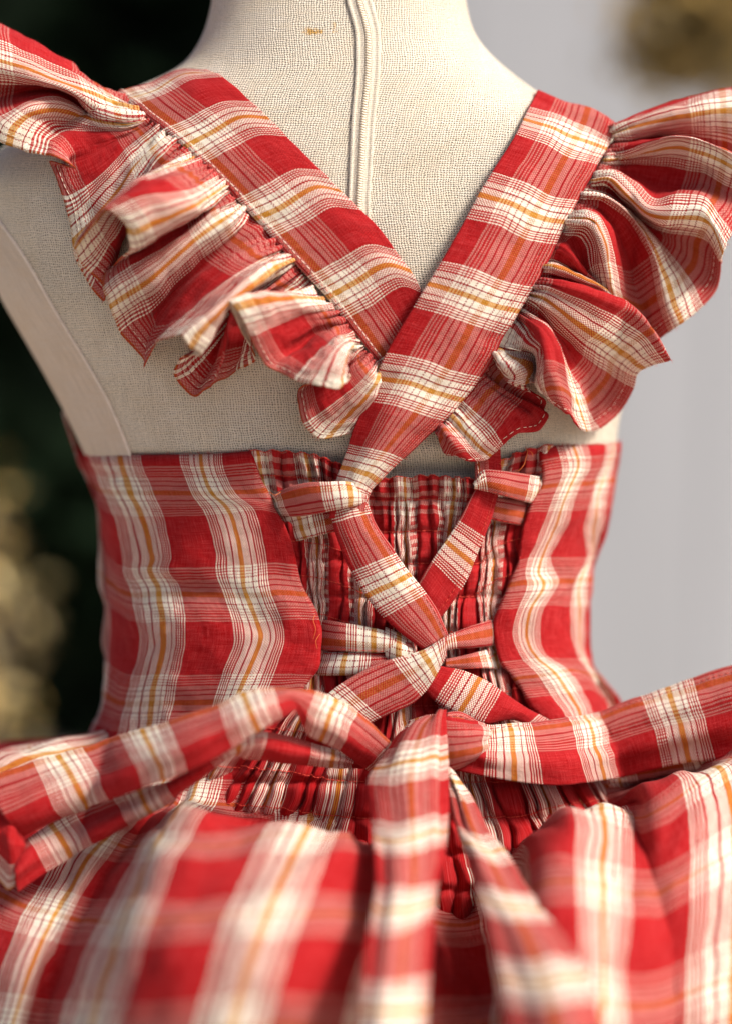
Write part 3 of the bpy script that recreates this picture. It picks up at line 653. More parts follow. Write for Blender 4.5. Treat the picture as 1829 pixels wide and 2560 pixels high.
# --- ruffles, rib by rib through every flute
RL = [
 ('A', [(930, 765), (780, 697), (655, 600), (560, 490), (250, 320), (0, 185), (-200, 80)], [3, 2, 0, -4, -6, -8]),
 ('A', [(1010, 800), (800, 715), (600, 590), (480, 510), (250, 390), (0, 270), (-200, 190)], [6, 14, 20, 24, 26, 28]),
 ('A', [(1080, 850), (850, 760), (640, 660), (450, 590), (250, 500), (0, 420), (-200, 370)], [7, 20, 27, 32, 36, 38]),
 ('A', [(1140, 910), (900, 850), (700, 770), (480, 680), (250, 600), (0, 530), (-200, 490)], [7, 22, 29, 34, 37, 38]),
 ('A', [(1175, 965), (980, 980), (760, 925), (620, 770), (400, 680), (0, 630), (-200, 610)], [6, 15, 24, 30, 32, 32]),
 ('A', [(1180, 975), (980, 1000), (740, 900), (500, 745), (280, 720), (0, 780), (-200, 850)], [4, 8, 12, 15, 16, 16]),
 ('A', [(1182, 980), (990, 1005), (740, 930), (500, 780), (260, 790), (0, 900), (-200, 980)], [4, 9, 16, 24, 30, 32]),
 ('A', [(1184, 984), (1000, 1010), (750, 960), (520, 860), (260, 870), (60, 1000), (0, 1150)], [4, 9, 15, 22, 32, 36, 34]),
 ('A', [(1182, 988), (1010, 1030), (760, 1020), (520, 960), (330, 980), (240, 1100), (200, 1220)], [4, 8, 12, 18, 26, 30, 30]),
 ('A', [(1180, 992), (1020, 1060), (760, 1080), (560, 1080), (440, 1130), (410, 1190), (400, 1262)], [4, 6, 9, 13, 20, 24, 26]),
 ('A', [(1190, 985), (1010, 1100), (780, 1180), (640, 1220), (560, 1260), (560, 1310), (612, 1372)], [3, 4, 6, 8, 12, 16, 20]),
 ('A', [(1220, 1000), (970, 1140), (760, 1260), (620, 1310), (540, 1330), (470, 1330), (425, 1300)], [3, 3, 4, 5, 6, 6, 6]),
 ('A', [(1255, 1020), (1030, 1190), (850, 1350), (700, 1440), (600, 1470), (520, 1480), (465, 1450)], [3, 3, 4, 4, 4, 4, 4]),
 ('B', [(800, -95), (570, 80), (420, 250), (280, 380), (190, 460), (110, 520), (45, 540)], [3, 3, 4, 4, 5, 5, 5]),
 ('B', [(835, -68), (660, 120), (480, 290), (320, 450), (220, 560), (140, 640), (80, 690)], [4, 4, 4, 4, 4, 4, 4]),
 ('B', [(875, -38), (745, 60), (620, 200), (470, 420), (320, 620), (180, 780), (100, 850)], [6, 10, 8, 6, 5, 4, 4]),
 ('B', [(910, -12), (800, 70), (700, 180), (520, 450), (360, 720), (240, 920), (160, 1020)], [5, 7, 7, 5, 4, 4, 4]),
 ('B', [(945, 12), (860, 95), (760, 200), (580, 500), (430, 800), (320, 1050), (260, 1200)], [7, 12, 12, 7, 5, 4, 4]),
 ('B', [(985, 42), (880, 130), (780, 240), (620, 540), (500, 850), (420, 1120), (370, 1310)], [5, 8, 8, 6, 4, 4, 5]),
 ('B', [(1030, 85), (900, 200), (780, 330), (620, 600), (480, 850), (400, 1050), (345, 1175)], [5, 9, 12, 12, 12, 12, 12]),
 ('B', [(1050, 120), (900, 200), (740, 300), (560, 500), (380, 760), (260, 930), (180, 1005)], [6, 14, 20, 22, 20, 18, 18]),
 ('B', [(1090, 150), (960, 190), (800, 240), (620, 310), (370, 560), (190, 780), (118, 870)], [7, 18, 26, 32, 30, 28, 28]),
 ('B', [(1140, 180), (1000, 230), (850, 280), (650, 340), (460, 470), (270, 640), (135, 815)], [8, 22, 32, 38, 42, 40, 38]),
 ('B', [(1190, 220), (1040, 290), (880, 330), (680, 380), (500, 470), (360, 560), (255, 650)], [8, 26, 38, 44, 48, 50, 50]),
 ('B', [(1240, 285), (1060, 385), (880, 398), (700, 415), (560, 455), (450, 510), (372, 565)], [8, 29, 42, 48, 51, 53, 54]),
 ('B', [(1300, 325), (1100, 440), (920, 490), (760, 530), (640, 570), (550, 610), (470, 630)], [8, 30, 42, 47, 50, 52, 52]),
 ('B', [(1345, 375), (1140, 510), (960, 590), (800, 670), (690, 730), (610, 760), (555, 740)], [8, 27, 37, 42, 45, 46, 46]),
 ('B', [(1358, 425), (1160, 565), (970, 670), (800, 780), (680, 850), (610, 890), (575, 880)], [6, 20, 28, 33, 35, 36, 36]),
 ('B', [(1365, 445), (1180, 560), (980, 680), (780, 820), (620, 920), (500, 980), (420, 1040)], [3, 7, 9, 10, 10, 12, 12]),
 ('B', [(1390, 480), (1200, 590), (960, 740), (700, 890), (540, 990), (440, 1060), (362, 1140)], [7, 12, 14, 15, 17, 18, 18]),
 ('B', [(1430, 530), (1230, 620), (1000, 810), (800, 990), (620, 1120), (500, 1200), (385, 1290)], [8, 17, 21, 23, 24, 23, 22]),
 ('B', [(1490, 570), (1380, 680), (1120, 870), (900, 1070), (720, 1220), (560, 1320), (430, 1410)], [8, 17, 19, 20, 19, 17, 16]),
 ('B', [(1525, 640), (1400, 800), (1120, 1020), (920, 1220), (780, 1370), (620, 1480), (500, 1580)], [5, 9, 10, 10, 9, 8, 8]),
 ('C', [(700, -60), (560, 20), (330, 150), (150, 300), (0, 450), (-70, 620), (-120, 800)], [4, 7, 8, 7, 6, 6, 6]),
 ('C', [(770, 0), (600, 60), (380, 160), (180, 320), (40, 500), (-50, 660), (-100, 858)], [7, 14, 15, 14, 12, 10, 8]),
 ('C', [(800, 40), (640, 110), (440, 220), (250, 380), (100, 530), (0, 650), (-70, 790)], [7, 17, 21, 22, 22, 20, 16]),
 ('C', [(830, 75), (660, 160), (470, 290), (280, 450), (130, 570), (50, 640), (0, 690)], [6, 17, 25, 30, 33, 34, 34]),
 ('C', [(870, 112), (700, 170), (530, 310), (370, 450), (250, 540), (180, 590), (132, 645)], [8, 24, 34, 42, 46, 48, 49]),
 ('C', [(890, 135), (780, 190), (620, 310), (460, 430), (330, 560), (250, 650), (200, 725)], [8, 22, 34, 41, 45, 47, 47]),
 ('C', [(895, 145), (790, 225), (640, 320), (490, 420), (400, 550), (330, 690), (268, 775)], [5, 16, 26, 33, 37, 38, 38]),
 ('C', [(900, 160), (780, 250), (600, 370), (450, 500), (350, 640), (240, 740), (155, 800)], [4, 8, 11, 14, 15, 15, 16]),
 ('C', [(904, 170), (770, 280), (580, 420), (430, 600), (280, 760), (160, 880), (95, 905)], [4, 7, 9, 10, 10, 11, 14]),
 ('C', [(908, 180), (770, 300), (600, 450), (460, 680), (340, 860), (250, 960), (165, 1010)], [4, 6, 6, 6, 6, 6, 7]),
 ('C', [(912, 190), (780, 310), (620, 450), (500, 640), (390, 820), (310, 960), (245, 1062)], [4, 7, 9, 9, 8, 8, 8]),
 ('C', [(920, 205), (800, 300), (640, 390), (500, 450), (450, 600), (430, 780), (350, 985)], [5, 12, 19, 24, 24, 22, 18]),
 ('C', [(930, 225), (810, 320), (680, 410), (540, 500), (490, 640), (470, 800), (420, 940)], [4, 8, 11, 12, 13, 13, 12]),
 ('C', [(950, 255), (840, 340), (740, 430), (620, 560), (570, 680), (540, 790), (520, 880)], [4, 5, 5, 4, 4, 4, 5]),
 ('C', [(1010, 310), (880, 370), (780, 440), (680, 540), (640, 640), (630, 720), (640, 790)], [5, 9, 9, 8, 8, 8, 8]),
 ('C', [(1050, 360), (900, 362), (740, 355), (620, 370), (550, 390), (500, 415), (470, 435)], [8, 20, 28, 33, 36, 38, 39]),
 ('C', [(1110, 415), (960, 410), (820, 430), (700, 460), (620, 480), (570, 490), (540, 500)], [8, 24, 32, 36, 38, 39, 39]),
 ('C', [(1170, 470), (1000, 490), (870, 540), (770, 580), (700, 610), (650, 630), (605, 640)], [8, 19, 27, 32, 35, 36, 37]),
 ('C', [(1210, 525), (1050, 570), (930, 650), (830, 690), (760, 730), (710, 760), (665, 765)], [6, 12, 20, 26, 30, 32, 33]),
 ('C', [(1240, 570), (1080, 620), (960, 720), (880, 770), (820, 810), (770, 840), (725, 855)], [5, 8, 14, 20, 26, 29, 30]),
 ('C', [(1265, 595), (1140, 655), (1020, 740), (940, 795), (890, 840), (860, 870), (830, 905)], [6, 18, 24, 27, 30, 31, 31]),
 ('C', [(1295, 640), (1200, 672), (1110, 750), (1050, 820), (1010, 880), (980, 920), (950, 962)], [8, 27, 33, 36, 38, 38, 38]),
 ('C', [(1325, 690), (1265, 685), (1200, 740), (1160, 820), (1130, 890), (1110, 940), (1100, 988)], [8, 26, 34, 38, 39, 39, 39]),
 ('C', [(1340, 715), (1310, 715), (1270, 760), (1240, 840), (1225, 900), (1220, 950), (1215, 1002)], [7, 20, 28, 34, 36, 37, 37]),
 ('C', [(1350, 730), (1320, 745), (1290, 790), (1270, 850), (1270, 890), (1265, 930), (1270, 905)], [5, 12, 16, 20, 24, 26, 28]),
 ('C', [(1390, 780), (1340, 830), (1260, 860), (1160, 890), (1080, 930), (1010, 970), (955, 1000)], [4, 6, 7, 7, 8, 9, 10]),
 ('C', [(1425, 825), (1370, 865), (1280, 930), (1160, 1010), (1070, 1060), (1000, 1100), (942, 1135)], [5, 11, 13, 13, 12, 12, 13]),
 ('C', [(1455, 845), (1420, 900), (1330, 990), (1210, 1090), (1110, 1160), (1040, 1210), (975, 1250)], [5, 14, 16, 15, 14, 13, 13]),
 ('C', [(1475, 862), (1450, 940), (1380, 1040), (1260, 1160), (1170, 1240), (1110, 1300), (1075, 1342)], [5, 14, 15, 13, 11, 10, 10]),
 ('C', [(1485, 875), (1475, 960), (1430, 1070), (1360, 1180), (1300, 1250), (1260, 1300), (1235, 1325)], [4, 11, 12, 10, 9, 8, 8]),
 ('C', [(1495, 890), (1510, 980), (1500, 1090), (1450, 1200), (1400, 1260), (1360, 1290), (1330, 1300)], [2, 4, 5, 5, 5, 5, 5]),
]
rl, VRL = cloth('ruffle', RL, dress, v0=.000, tuck=9, useg=list(PW*np.interp(range(len(RL)), [0, .6, 2.6, 5, 7.3, 10.5, 14.5, 17, 21, 23, 26, 28, 30.5, 33, 35.5, 37.5, 39.5, 41.5, 44, 46, 48, 49.3, 51, 53, 55, 56.5, 58, 60, 61.5, 64, 66],
    [-.4, -.24, .267, .6, 1.267, 1.76, 2.2, 2.5, 3.267, 3.76, 4.267, 4.6, 5.267, 5.7, 5.95, 6.2, 6.4, 6.5, 6.76, 7.0, 7.15, 7.35, 7.7, 7.9, 8.15, 8.267, 8.7, 9.0, 9.267, 9.76, 10.0])), per=9, nv=46, thick=.00055, amp=.0006, scale=.007, creases=(.0009, .0055, .030), seed=71, pucker=.0016, ret=True)
stitches(VRL, 42, rl, .0034, .0021, .00012, M_THREAD, .0004)
RR = [
 ('D', [(640, 365), (780, 310), (1000, 222), (1290, 132), (1500, 75), (1640, 55), (1800, 40)], [2, 0, -4, -8, -10]),
 ('D', [(660, 420), (850, 345), (1050, 290), (1290, 240), (1500, 205), (1640, 190), (1800, 180)], [5, 9, 10, 10, 8, 8]),
 ('D', [(690, 470), (850, 450), (1050, 420), (1290, 390), (1500, 390), (1640, 400), (1800, 420)], [5, 6, 5, 3, 2]),
 ('D', [(680, 495), (850, 505), (1050, 510), (1290, 540), (1500, 600), (1640, 660), (1800, 720)], [2, -3, -4, -4, -4]),
 ('D', [(620, 590), (760, 560), (950, 492), (1150, 450), (1350, 472), (1560, 560), (1800, 690)], [6, 14, 20, 24, 25, 24]),
 ('D', [(590, 660), (780, 615), (980, 570), (1200, 545), (1400, 600), (1580, 680), (1800, 800)], [6, 11, 15, 19, 21, 21]),
 ('D', [(570, 690), (800, 690), (1000, 720), (1200, 750), (1400, 790), (1560, 880), (1760, 960)], [4, 5, 5, 8, 12, 14]),
 ('D', [(555, 720), (780, 780), (960, 860), (1150, 870), (1360, 880), (1520, 960), (1690, 1120)], [4, 5, 6, 9, 15, 17]),
 ('D', [(540, 738), (700, 745), (850, 860), (1000, 970), (1230, 935), (1400, 960), (1500, 1080), (1620, 1240)], [6, 13, 17, 19, 23, 26, 25, 23]),
 ('D', [(505, 785), (650, 770), (800, 910), (950, 1040), (1180, 1050), (1380, 1060), (1490, 1190), (1580, 1350)], [8, 18, 24, 28, 31, 32, 31, 29]),
 ('D', [(480, 838), (620, 828), (750, 955), (900, 1095), (1060, 1165), (1260, 1178), (1430, 1210), (1530, 1450)], [6, 15, 19, 23, 26, 27, 27, 26]),
 ('D', [(465, 850), (600, 860), (780, 1030), (960, 1170), (1120, 1240), (1300, 1280), (1430, 1350), (1545, 1490)], [3, 4, 4, 4, 5, 7, 9, 12]),
 ('D', [(450, 870), (600, 900), (820, 1090), (1020, 1260), (1200, 1390), (1340, 1500), (1430, 1600), (1500, 1700)], [3, 4, 4, 4, 5, 6, 8, 9]),
 ('D', [(435, 900), (610, 940), (840, 1120), (1040, 1330), (1180, 1520), (1270, 1680), (1320, 1790), (1360, 1862)], [3, 4, 5, 6, 7, 8, 9, 10]),
 ('D', [(410, 930), (590, 948), (760, 1060), (900, 1240), (1000, 1430), (1060, 1640), (1110, 1830), (1180, 2000)], [7, 15, 19, 21, 21, 19, 17, 14]),
 ('D', [(392, 968), (560, 990), (700, 1090), (850, 1260), (940, 1450), (990, 1680), (1030, 1880), (1090, 2060)], [5, 9, 11, 13, 13, 12, 10, 9]),
 ('D', [(380, 1010), (520, 1060), (640, 1180), (730, 1370), (800, 1600), (860, 1800), (920, 1960), (1000, 2100)], [3, 4, 4, 4, 4, 4, 4, 4]),
 ('D', [(345, 1075), (440, 1058), (550, 1120), (630, 1290), (660, 1480), (680, 1650), (720, 1800), (800, 1960)], [6, 13, 17, 19, 18, 16, 12, 8]),
 ('D', [(300, 1150), (400, 1148), (500, 1190), (570, 1340), (600, 1500), (620, 1640), (650, 1780), (700, 1900)], [8, 17, 21, 23, 20, 17, 12, 6]),
 ('D', [(265, 1235), (340, 1228), (420, 1240), (480, 1350), (500, 1490), (520, 1620), (560, 1740), (620, 1850)], [5, 8, 11, 13, 12, 9, 6, 4]),
 ('D', [(245, 1265), (300, 1300), (350, 1400), (400, 1500), (440, 1590), (490, 1670), (540, 1750), (600, 1820)], [3, 4, 4, 4, 4, 4, 4, 4]),
 ('E', [(350, 210), (420, 190), (500, 250), (560, 330), (620, 390), (700, 440), (760, 480), (840, 540)], [5, 10, 12, 12, 10, 8, 6, 4]),
 ('E', [(310, 290), (370, 285), (440, 315), (510, 355), (600, 410), (680, 450), (760, 490), (840, 550)], [3, 5, 6, 6, 6, 5, 4, 4]),
 ('E', [(290, 325), (360, 320), (450, 350), (560, 405), (680, 455), (780, 520), (880, 590), (960, 660)], [6, 12, 14, 15, 15, 14, 12, 10]),
 ('E', [(262, 390), (340, 398), (450, 425), (600, 480), (720, 530), (850, 600), (950, 680), (1020, 760)], [3, 5, 7, 8, 8, 8, 8, 8]),
 ('E', [(242, 430), (340, 428), (530, 468), (740, 535), (920, 615), (1050, 720), (1130, 840), (1206, 965)], [6, 18, 26, 30, 32, 33, 32, 30]),
 ('E', [(215, 490), (330, 495), (500, 580), (700, 690), (850, 780), (980, 860), (1040, 940), (1100, 1008)], [8, 18, 22, 26, 27, 28, 27, 26]),
 ('E', [(192, 540), (300, 590), (450, 715), (600, 830), (740, 920), (860, 1000), (920, 1040), (972, 1060)], [8, 16, 18, 18, 18, 18, 18, 18]),
 ('E', [(182, 570), (290, 650), (410, 780), (540, 900), (660, 1010), (770, 1090), (860, 1150), (930, 1190)], [6, 8, 8, 8, 8, 10, 11, 12]),
 ('E', [(172, 600), (285, 690), (410, 840), (500, 990), (600, 1120), (700, 1230), (770, 1300), (840, 1345)], [5, 6, 6, 6, 7, 8, 8, 8]),
 ('E', [(162, 620), (265, 710), (395, 870), (470, 1020), (550, 1180), (610, 1310), (650, 1400), (690, 1470)], [5, 8, 12, 14, 14, 13, 12, 12]),
 ('E', [(152, 640), (255, 700), (355, 765), (415, 870), (470, 1030), (510, 1200), (540, 1360), (575, 1476)], [6, 18, 26, 30, 30, 28, 25, 22]),
 ('E', [(135, 660), (225, 715), (305, 780), (365, 880), (400, 1020), (430, 1170), (460, 1300), (492, 1392)], [6, 22, 32, 37, 38, 36, 33, 30]),
 ('E', [(122, 680), (200, 740), (255, 815), (300, 900), (320, 1020), (340, 1130), (380, 1240), (440, 1330)], [6, 19, 31, 37, 39, 37, 34, 32]),
 ('E', [(112, 690), (170, 765), (225, 845), (290, 900), (290, 980), (260, 1080), (270, 1170), (320, 1255)], [5, 12, 22, 30, 34, 33, 31, 28]),
 ('F', [(740, 395), (840, 410), (950, 430), (1060, 450), (1120, 490), (1110, 560), (1090, 620), (1085, 670)], [4, 8, 10, 11, 11, 13, 16, 20]),
 ('F', [(732, 410), (830, 420), (900, 480), (960, 520), (1000, 560), (1020, 610), (1015, 650), (1005, 690)], [6, 12, 18, 23, 24, 24, 24, 24]),
 ('F', [(722, 428), (765, 440), (805, 515), (845, 570), (880, 610), (895, 640), (890, 665), (880, 682)], [5, 12, 18, 20, 20, 20, 19, 18]),
 ('F', [(705, 460), (745, 500), (800, 575), (890, 680), (980, 710), (1060, 740), (1120, 770), (1165, 800)], [3, 4, 5, 6, 7, 8, 9, 10]),
 ('F', [(665, 520), (725, 610), (800, 690), (880, 750), (990, 820), (1080, 860), (1130, 880), (1165, 895)], [3, 3, 4, 5, 6, 7, 8, 9]),
 ('F', [(640, 565), (740, 655), (860, 735), (980, 800), (1080, 850), (1150, 890), (1198, 950)], [4, 7, 9, 10, 11, 12, 12]),
 ('F', [(620, 600), (720, 700), (840, 780), (950, 850), (1030, 910), (1085, 970), (1115, 1060)], [5, 9, 11, 12, 13, 13, 12]),
 ('F', [(560, 680), (680, 765), (790, 840), (880, 900), (935, 960), (955, 1020), (950, 1085)], [6, 12, 14, 16, 17, 17, 16]),
 ('F', [(480, 800), (560, 860), (640, 930), (720, 1000), (770, 1060), (805, 1120), (840, 1180)], [6, 11, 13, 14, 15, 15, 14]),
 ('F', [(400, 880), (480, 950), (540, 1030), (600, 1090), (650, 1150), (700, 1200), (765, 1250)], [6, 12, 14, 15, 15, 14, 12]),
 ('F', [(350, 940), (420, 1010), (480, 1080), (530, 1140), (570, 1190), (620, 1240), (680, 1300)], [5, 10, 12, 13, 12, 11, 10]),
 ('F', [(310, 985), (350, 1050), (390, 1110), (420, 1160), (450, 1200), (490, 1250), (560, 1310)], [6, 14, 18, 18, 17, 15, 12]),
 ('F', [(275, 1030), (290, 1080), (305, 1120), (315, 1160), (325, 1190), (340, 1230), (370, 1270)], [5, 9, 12, 12, 11, 10, 9]),
]
rr, VRR = cloth('ruffle', RR, dress, v0=.018, vown=([0, 31, 36, 46], [0, 0, 1, 1]), voff=([0, 33, 37, 46], [0, 0, -.017, -.017]), tuck=9, useg=list(PW*np.interp(range(len(RR)), [0, 1.3, 3.5, 4.6, 6.7, 9.7, 12, 13.8, 16, 17.7, 19.3, 21, 23, 25, 26.6, 29.3, 30.6, 32, 33.5, 35.8, 37, 39, 41, 43, 44.5, 46],
    [-.1, .267, .76, 1.15, 1.76, 2.267, 2.76, 3.267, 3.76, 4.267, 4.5, 4.76, 5.267, 5.8, 6.267, 6.76, 7.2, 7.76, 8.0, 8.267, 8.4, 8.76, 8.85, 8.98, 9.267, 9.6])), per=9, nv=46, thick=.00055, amp=.0006, scale=.007, creases=(.0009, .0055, .030), seed=81, pucker=.0016, ret=True)
stitches(VRR, 42, rr, .0034, .0021, .00012, M_THREAD, .0004)

# --- loose threads
M_OTHREAD = plain('orange_thread', (.62, .13, .03), .7, .15, 900)
def thread(tg, pts, d, r, mat):
    p = zs(tg, pts); P = unproj(p[:, 0], p[:, 1], depth(p[:, 0], p[:, 1])-np.interp(np.linspace(0, 1, len(p)), np.linspace(0, 1, len(d)), d)/1000)
    bag = Bag(); bag.add(*tube(cr(P, 8), r, 5)); bag.build('loose_thread', mat, dress)
thread('F', [(1015, 1195), (1030, 1230), (1015, 1290), (1000, 1340), (960, 1385), (930, 1390)], [5, 9, 11, 8], .00017, M_OTHREAD)
thread('F', [(1020, 1215), (1060, 1235), (1075, 1270)], [5, 9, 6], .00014, M_OTHREAD)
thread('F', [(870, 388), (920, 400), (978, 412)], [16, 18, 17], .00022, M_THREAD)
thread('F', [(800, 1325), (830, 1345), (870, 1338)], [6, 8, 6], .00012, M_OTHREAD)
thread('F', [(610, 1470), (640, 1440), (665, 1415), (680, 1430)], [15, 18, 17], .00014, M_THREAD)
thread('F', [(600, 1490), (650, 1470), (690, 1445)], [15, 18, 16], .00014, M_THREAD)
thread('F', [(630, 1500), (640, 1460), (655, 1420)], [15, 18, 16], .00014, M_THREAD)
thread('M', [(380, 890), (372, 915), (384, 960), (372, 1010)], [6, 8, 6], .00015, M_OTHREAD)
thread('M', [(405, 985), (385, 1020), (392, 1060)], [6, 8, 6], .00015, M_OTHREAD)
thread('M', [(150, 262), (178, 280), (210, 262)], [6, 10, 6], .00015, M_OTHREAD)

# --- bow
bow = empty('bow'); bow.parent = dress
def bowpart(name, ribs, u0, v0, seed, per=10, nv=30, **kw):
    fl = []
    for tg, pts, d in ribs:                        # pressed flat rather than stuffed
        d = np.array(d, float); t = np.linspace(0, 1, len(d)); e = d[0]*(1-t)+d[-1]*t
        fl.append((tg, pts, list(e+.5*(d-e)+3*np.sin(t*math.pi))))
    ribs = fl
    return cloth(name, ribs, bow, u0, v0, per=per, nv=nv, thick=.0011, amp=.0006, scale=.012, seed=seed, ret=True, creases=(.0015, .045, .006), **kw)
# right loop
o, V = bowpart('bow_loop', [
 ('Q', [(30, 1640), (40, 1720), (20, 1800), (-30, 1880)], [18, 26, 26, 18]),
 ('Q', [(110, 1640), (130, 1740), (110, 1830), (60, 1930)], [16, 24, 26, 18]),
 ('Q', [(250, 1705), (260, 1790), (250, 1870), (240, 1975)], [14, 17, 26, 22]),
 ('Q', [(400, 1690), (420, 1800), (430, 1890), (430, 2010)], [15, 19, 27, 24]),
 ('Q', [(560, 1680), (590, 1800), (610, 1900), (640, 2030)], [16, 21, 28, 25]),
 ('Q', [(850, 1630), (890, 1750), (920, 1860), (960, 2000)], [17, 24, 30, 26]),
 ('Q', [(1000, 1575), (1050, 1700), (1090, 1820), (1120, 1960)], [18, 27, 33, 28]),
 ('Q', [(1200, 1510), (1250, 1640), (1290, 1770), (1320, 1910)], [20, 32, 38, 30]),
 ('Q', [(1420, 1440), (1460, 1580), (1500, 1720), (1540, 1880)], [22, 38, 44, 32]),
 ('Q', [(1624, 1370), (1660, 1520), (1700, 1670), (1730, 1850)], [24, 42, 50, 34]),
 ('Q', [(1900, 1300), (1930, 1450), (1960, 1620), (1980, 1800)], [26, 46, 54, 36]),
], 0, 0, 91, anc=('Q', (405, 1760), OC, OF+.003))
stitches(V, 2, o, .0028, .0021, .00018, M_RTHREAD, .001)
# right loop, back layer seen below
bowpart('bow_loop_lining', [
 ('Q', [(900, 1960), (920, 1990), (940, 2040)], [20, 16, 12]),
 ('Q', [(1250, 1880), (1280, 1950), (1300, 2010)], [26, 20, 14]),
 ('Q', [(1624, 1800), (1650, 1890), (1680, 1960)], [30, 24, 16]),
 ('Q', [(1900, 1700), (1940, 1820), (1960, 1900)], [30, 24, 16]),
], 0, 0, 92, anc=('Q', (1500, 1900), OC, OF))
# left loop: front layer, turn at the far end, back layer
bowpart('bow_loop', [
 ('Y', [(1590, 350), (1570, 380), (1540, 415), (1500, 440)], [20, 22, 22, 16]),
 ('Y', [(1540, 300), (1520, 340), (1490, 380), (1450, 405)], [24, 28, 28, 22]),
 ('Y', [(1420, 196), (1410, 250), (1390, 310), (1360, 350)], [34, 40, 40, 34]),
 ('Y', [(1300, 140), (1290, 190), (1270, 250), (1250, 300)], [44, 50, 50, 42]),
 ('Y', [(1200, 118), (1200, 140), (1200, 170), (1205, 200)], [54, 60, 60, 56]),
 ('Y', [(1130, 110), (1140, 140), (1145, 180), (1150, 222)], [58, 66, 68, 62]),
 ('Y', [(1000, 124), (1020, 170), (1040, 220), (1060, 272)], [62, 72, 76, 68]),
 ('Y', [(870, 178), (890, 240), (910, 300), (930, 358)], [66, 76, 80, 72]),
 ('Y', [(700, 238), (730, 310), (760, 380), (780, 435)], [70, 80, 84, 76]),
 ('Y', [(430, 318), (470, 390), (510, 460), (540, 530)], [74, 84, 88, 80]),
 ('Y', [(200, 393), (250, 470), (290, 550), (330, 608)], [78, 88, 92, 84]),
 ('Y', [(80, 436), (110, 540), (150, 640), (190, 675)], [80, 90, 94, 86]),
 ('Y', [(-30, 480), (-10, 580), (40, 660), (100, 718)], [80, 88, 92, 86]),
], 0, 0, 93, anc=('Y', (640, 390), OC, .0275))
bowpart('bow_loop_turn', [
 ('Y', [(-28, 482), (-8, 582), (41, 662), (100, 720)], [79, 87, 91, 85]),
 ('Y', [(-60, 560), (-40, 650), (40, 740), (105, 750)], [82, 88, 92, 90]),
 ('Y', [(-70, 700), (-40, 760), (40, 830), (100, 790)], [80, 86, 90, 90]),
 ('Y', [(-60, 820), (-20, 870), (40, 930), (85, 880)], [78, 84, 88, 90]),
], 0, 0, 98, anc=('Y', (40, 745), RU, RV))
bowpart('bow_loop_lining', [
 ('Y', [(1500, 415), (1490, 425), (1480, 442)], [14, 15, 12]),
 ('Y', [(1330, 368), (1330, 395), (1325, 425)], [28, 30, 26]),
 ('Y', [(1150, 318), (1145, 360), (1130, 400)], [40, 44, 38]),
 ('Y', [(1040, 300), (1030, 340), (1000, 392)], [46, 50, 44]),
 ('Y', [(930, 345), (935, 365), (940, 392)], [52, 56, 50]),
 ('Y', [(730, 465), (745, 500), (760, 528)], [58, 64, 58]),
 ('Y', [(560, 525), (590, 590), (610, 620)], [62, 70, 64]),
 ('Y', [(330, 605), (390, 690), (410, 730)], [70, 80, 76]),
 ('Y', [(105, 725), (150, 800), (180, 860)], [82, 92, 88]),
 ('Y', [(60, 800), (65, 870), (70, 935)], [86, 96, 92]),
], 0, 0, 94, anc=('Y', (580, 570), OC, .030))
# tails hanging from the knot
bowpart('bow_tail', [
 ('P', [(925, 1600), (950, 1590), (975, 1578), (990, 1575)], [22, 30, 34, 28]),
 ('P', [(880, 1625), (915, 1615), (955, 1605), (990, 1600)], [26, 36, 40, 32]),
 ('P', [(835, 1690), (880, 1680), (940, 1665), (993, 1660)], [34, 48, 50, 38]),
 ('P', [(812, 1735), (870, 1735), (930, 1725), (995, 1725)], [46, 60, 62, 48]),
 ('P', [(822, 1820), (880, 1825), (930, 1815), (994, 1810)], [66, 82, 80, 62]),
 ('P', [(834, 1930), (880, 1940), (930, 1925), (988, 1905)], [100, 114, 106, 84]),
 ('P', [(836, 1985), (870, 1990), (920, 1985), (975, 1970)], [114, 126, 120, 98]),
 ('P', [(815, 2100), (860, 2110), (910, 2090), (962, 2060)], [136, 148, 140, 118]),
 ('P', [(806, 2200), (850, 2205), (900, 2200), (955, 2190)], [152, 162, 156, 134]),
 ('P', [(800, 2330), (850, 2330), (900, 2330), (948, 2330)], [166, 174, 168, 150]),
 ('P', [(790, 2560), (840, 2560), (900, 2560), (940, 2560)], [180, 186, 180, 168]),
], 0, 0, 95, anc=('P', (915, 1690), OC, OF))
bowpart('bow_tail', [
 ('P', [(985, 1700), (992, 1705), (1000, 1710)], [24, 28, 24]),
 ('P', [(998, 1760), (1020, 1770), (1042, 1780)], [34, 40, 36]),
 ('P', [(1008, 1820), (1045, 1835), (1078, 1840)], [48, 56, 52]),
 ('P', [(1032, 1890), (1080, 1905), (1132, 1915)], [68, 80, 76]),
 ('P', [(1060, 1990), (1120, 2005), (1198, 2005)], [98, 114, 112]),
 ('P', [(1085, 2100), (1170, 2115), (1268, 2100)], [126, 146, 144]),
 ('P', [(1105, 2200), (1210, 2205), (1312, 2185)], [146, 168, 166]),
 ('P', [(1125, 2330), (1230, 2330), (1345, 2310)], [164, 184, 184]),
 ('P', [(1160, 2560), (1270, 2560), (1390, 2550)], [180, 200, 200]),
], 0, 0, 96, anc=('P', (1140, 2012), OC, OF))
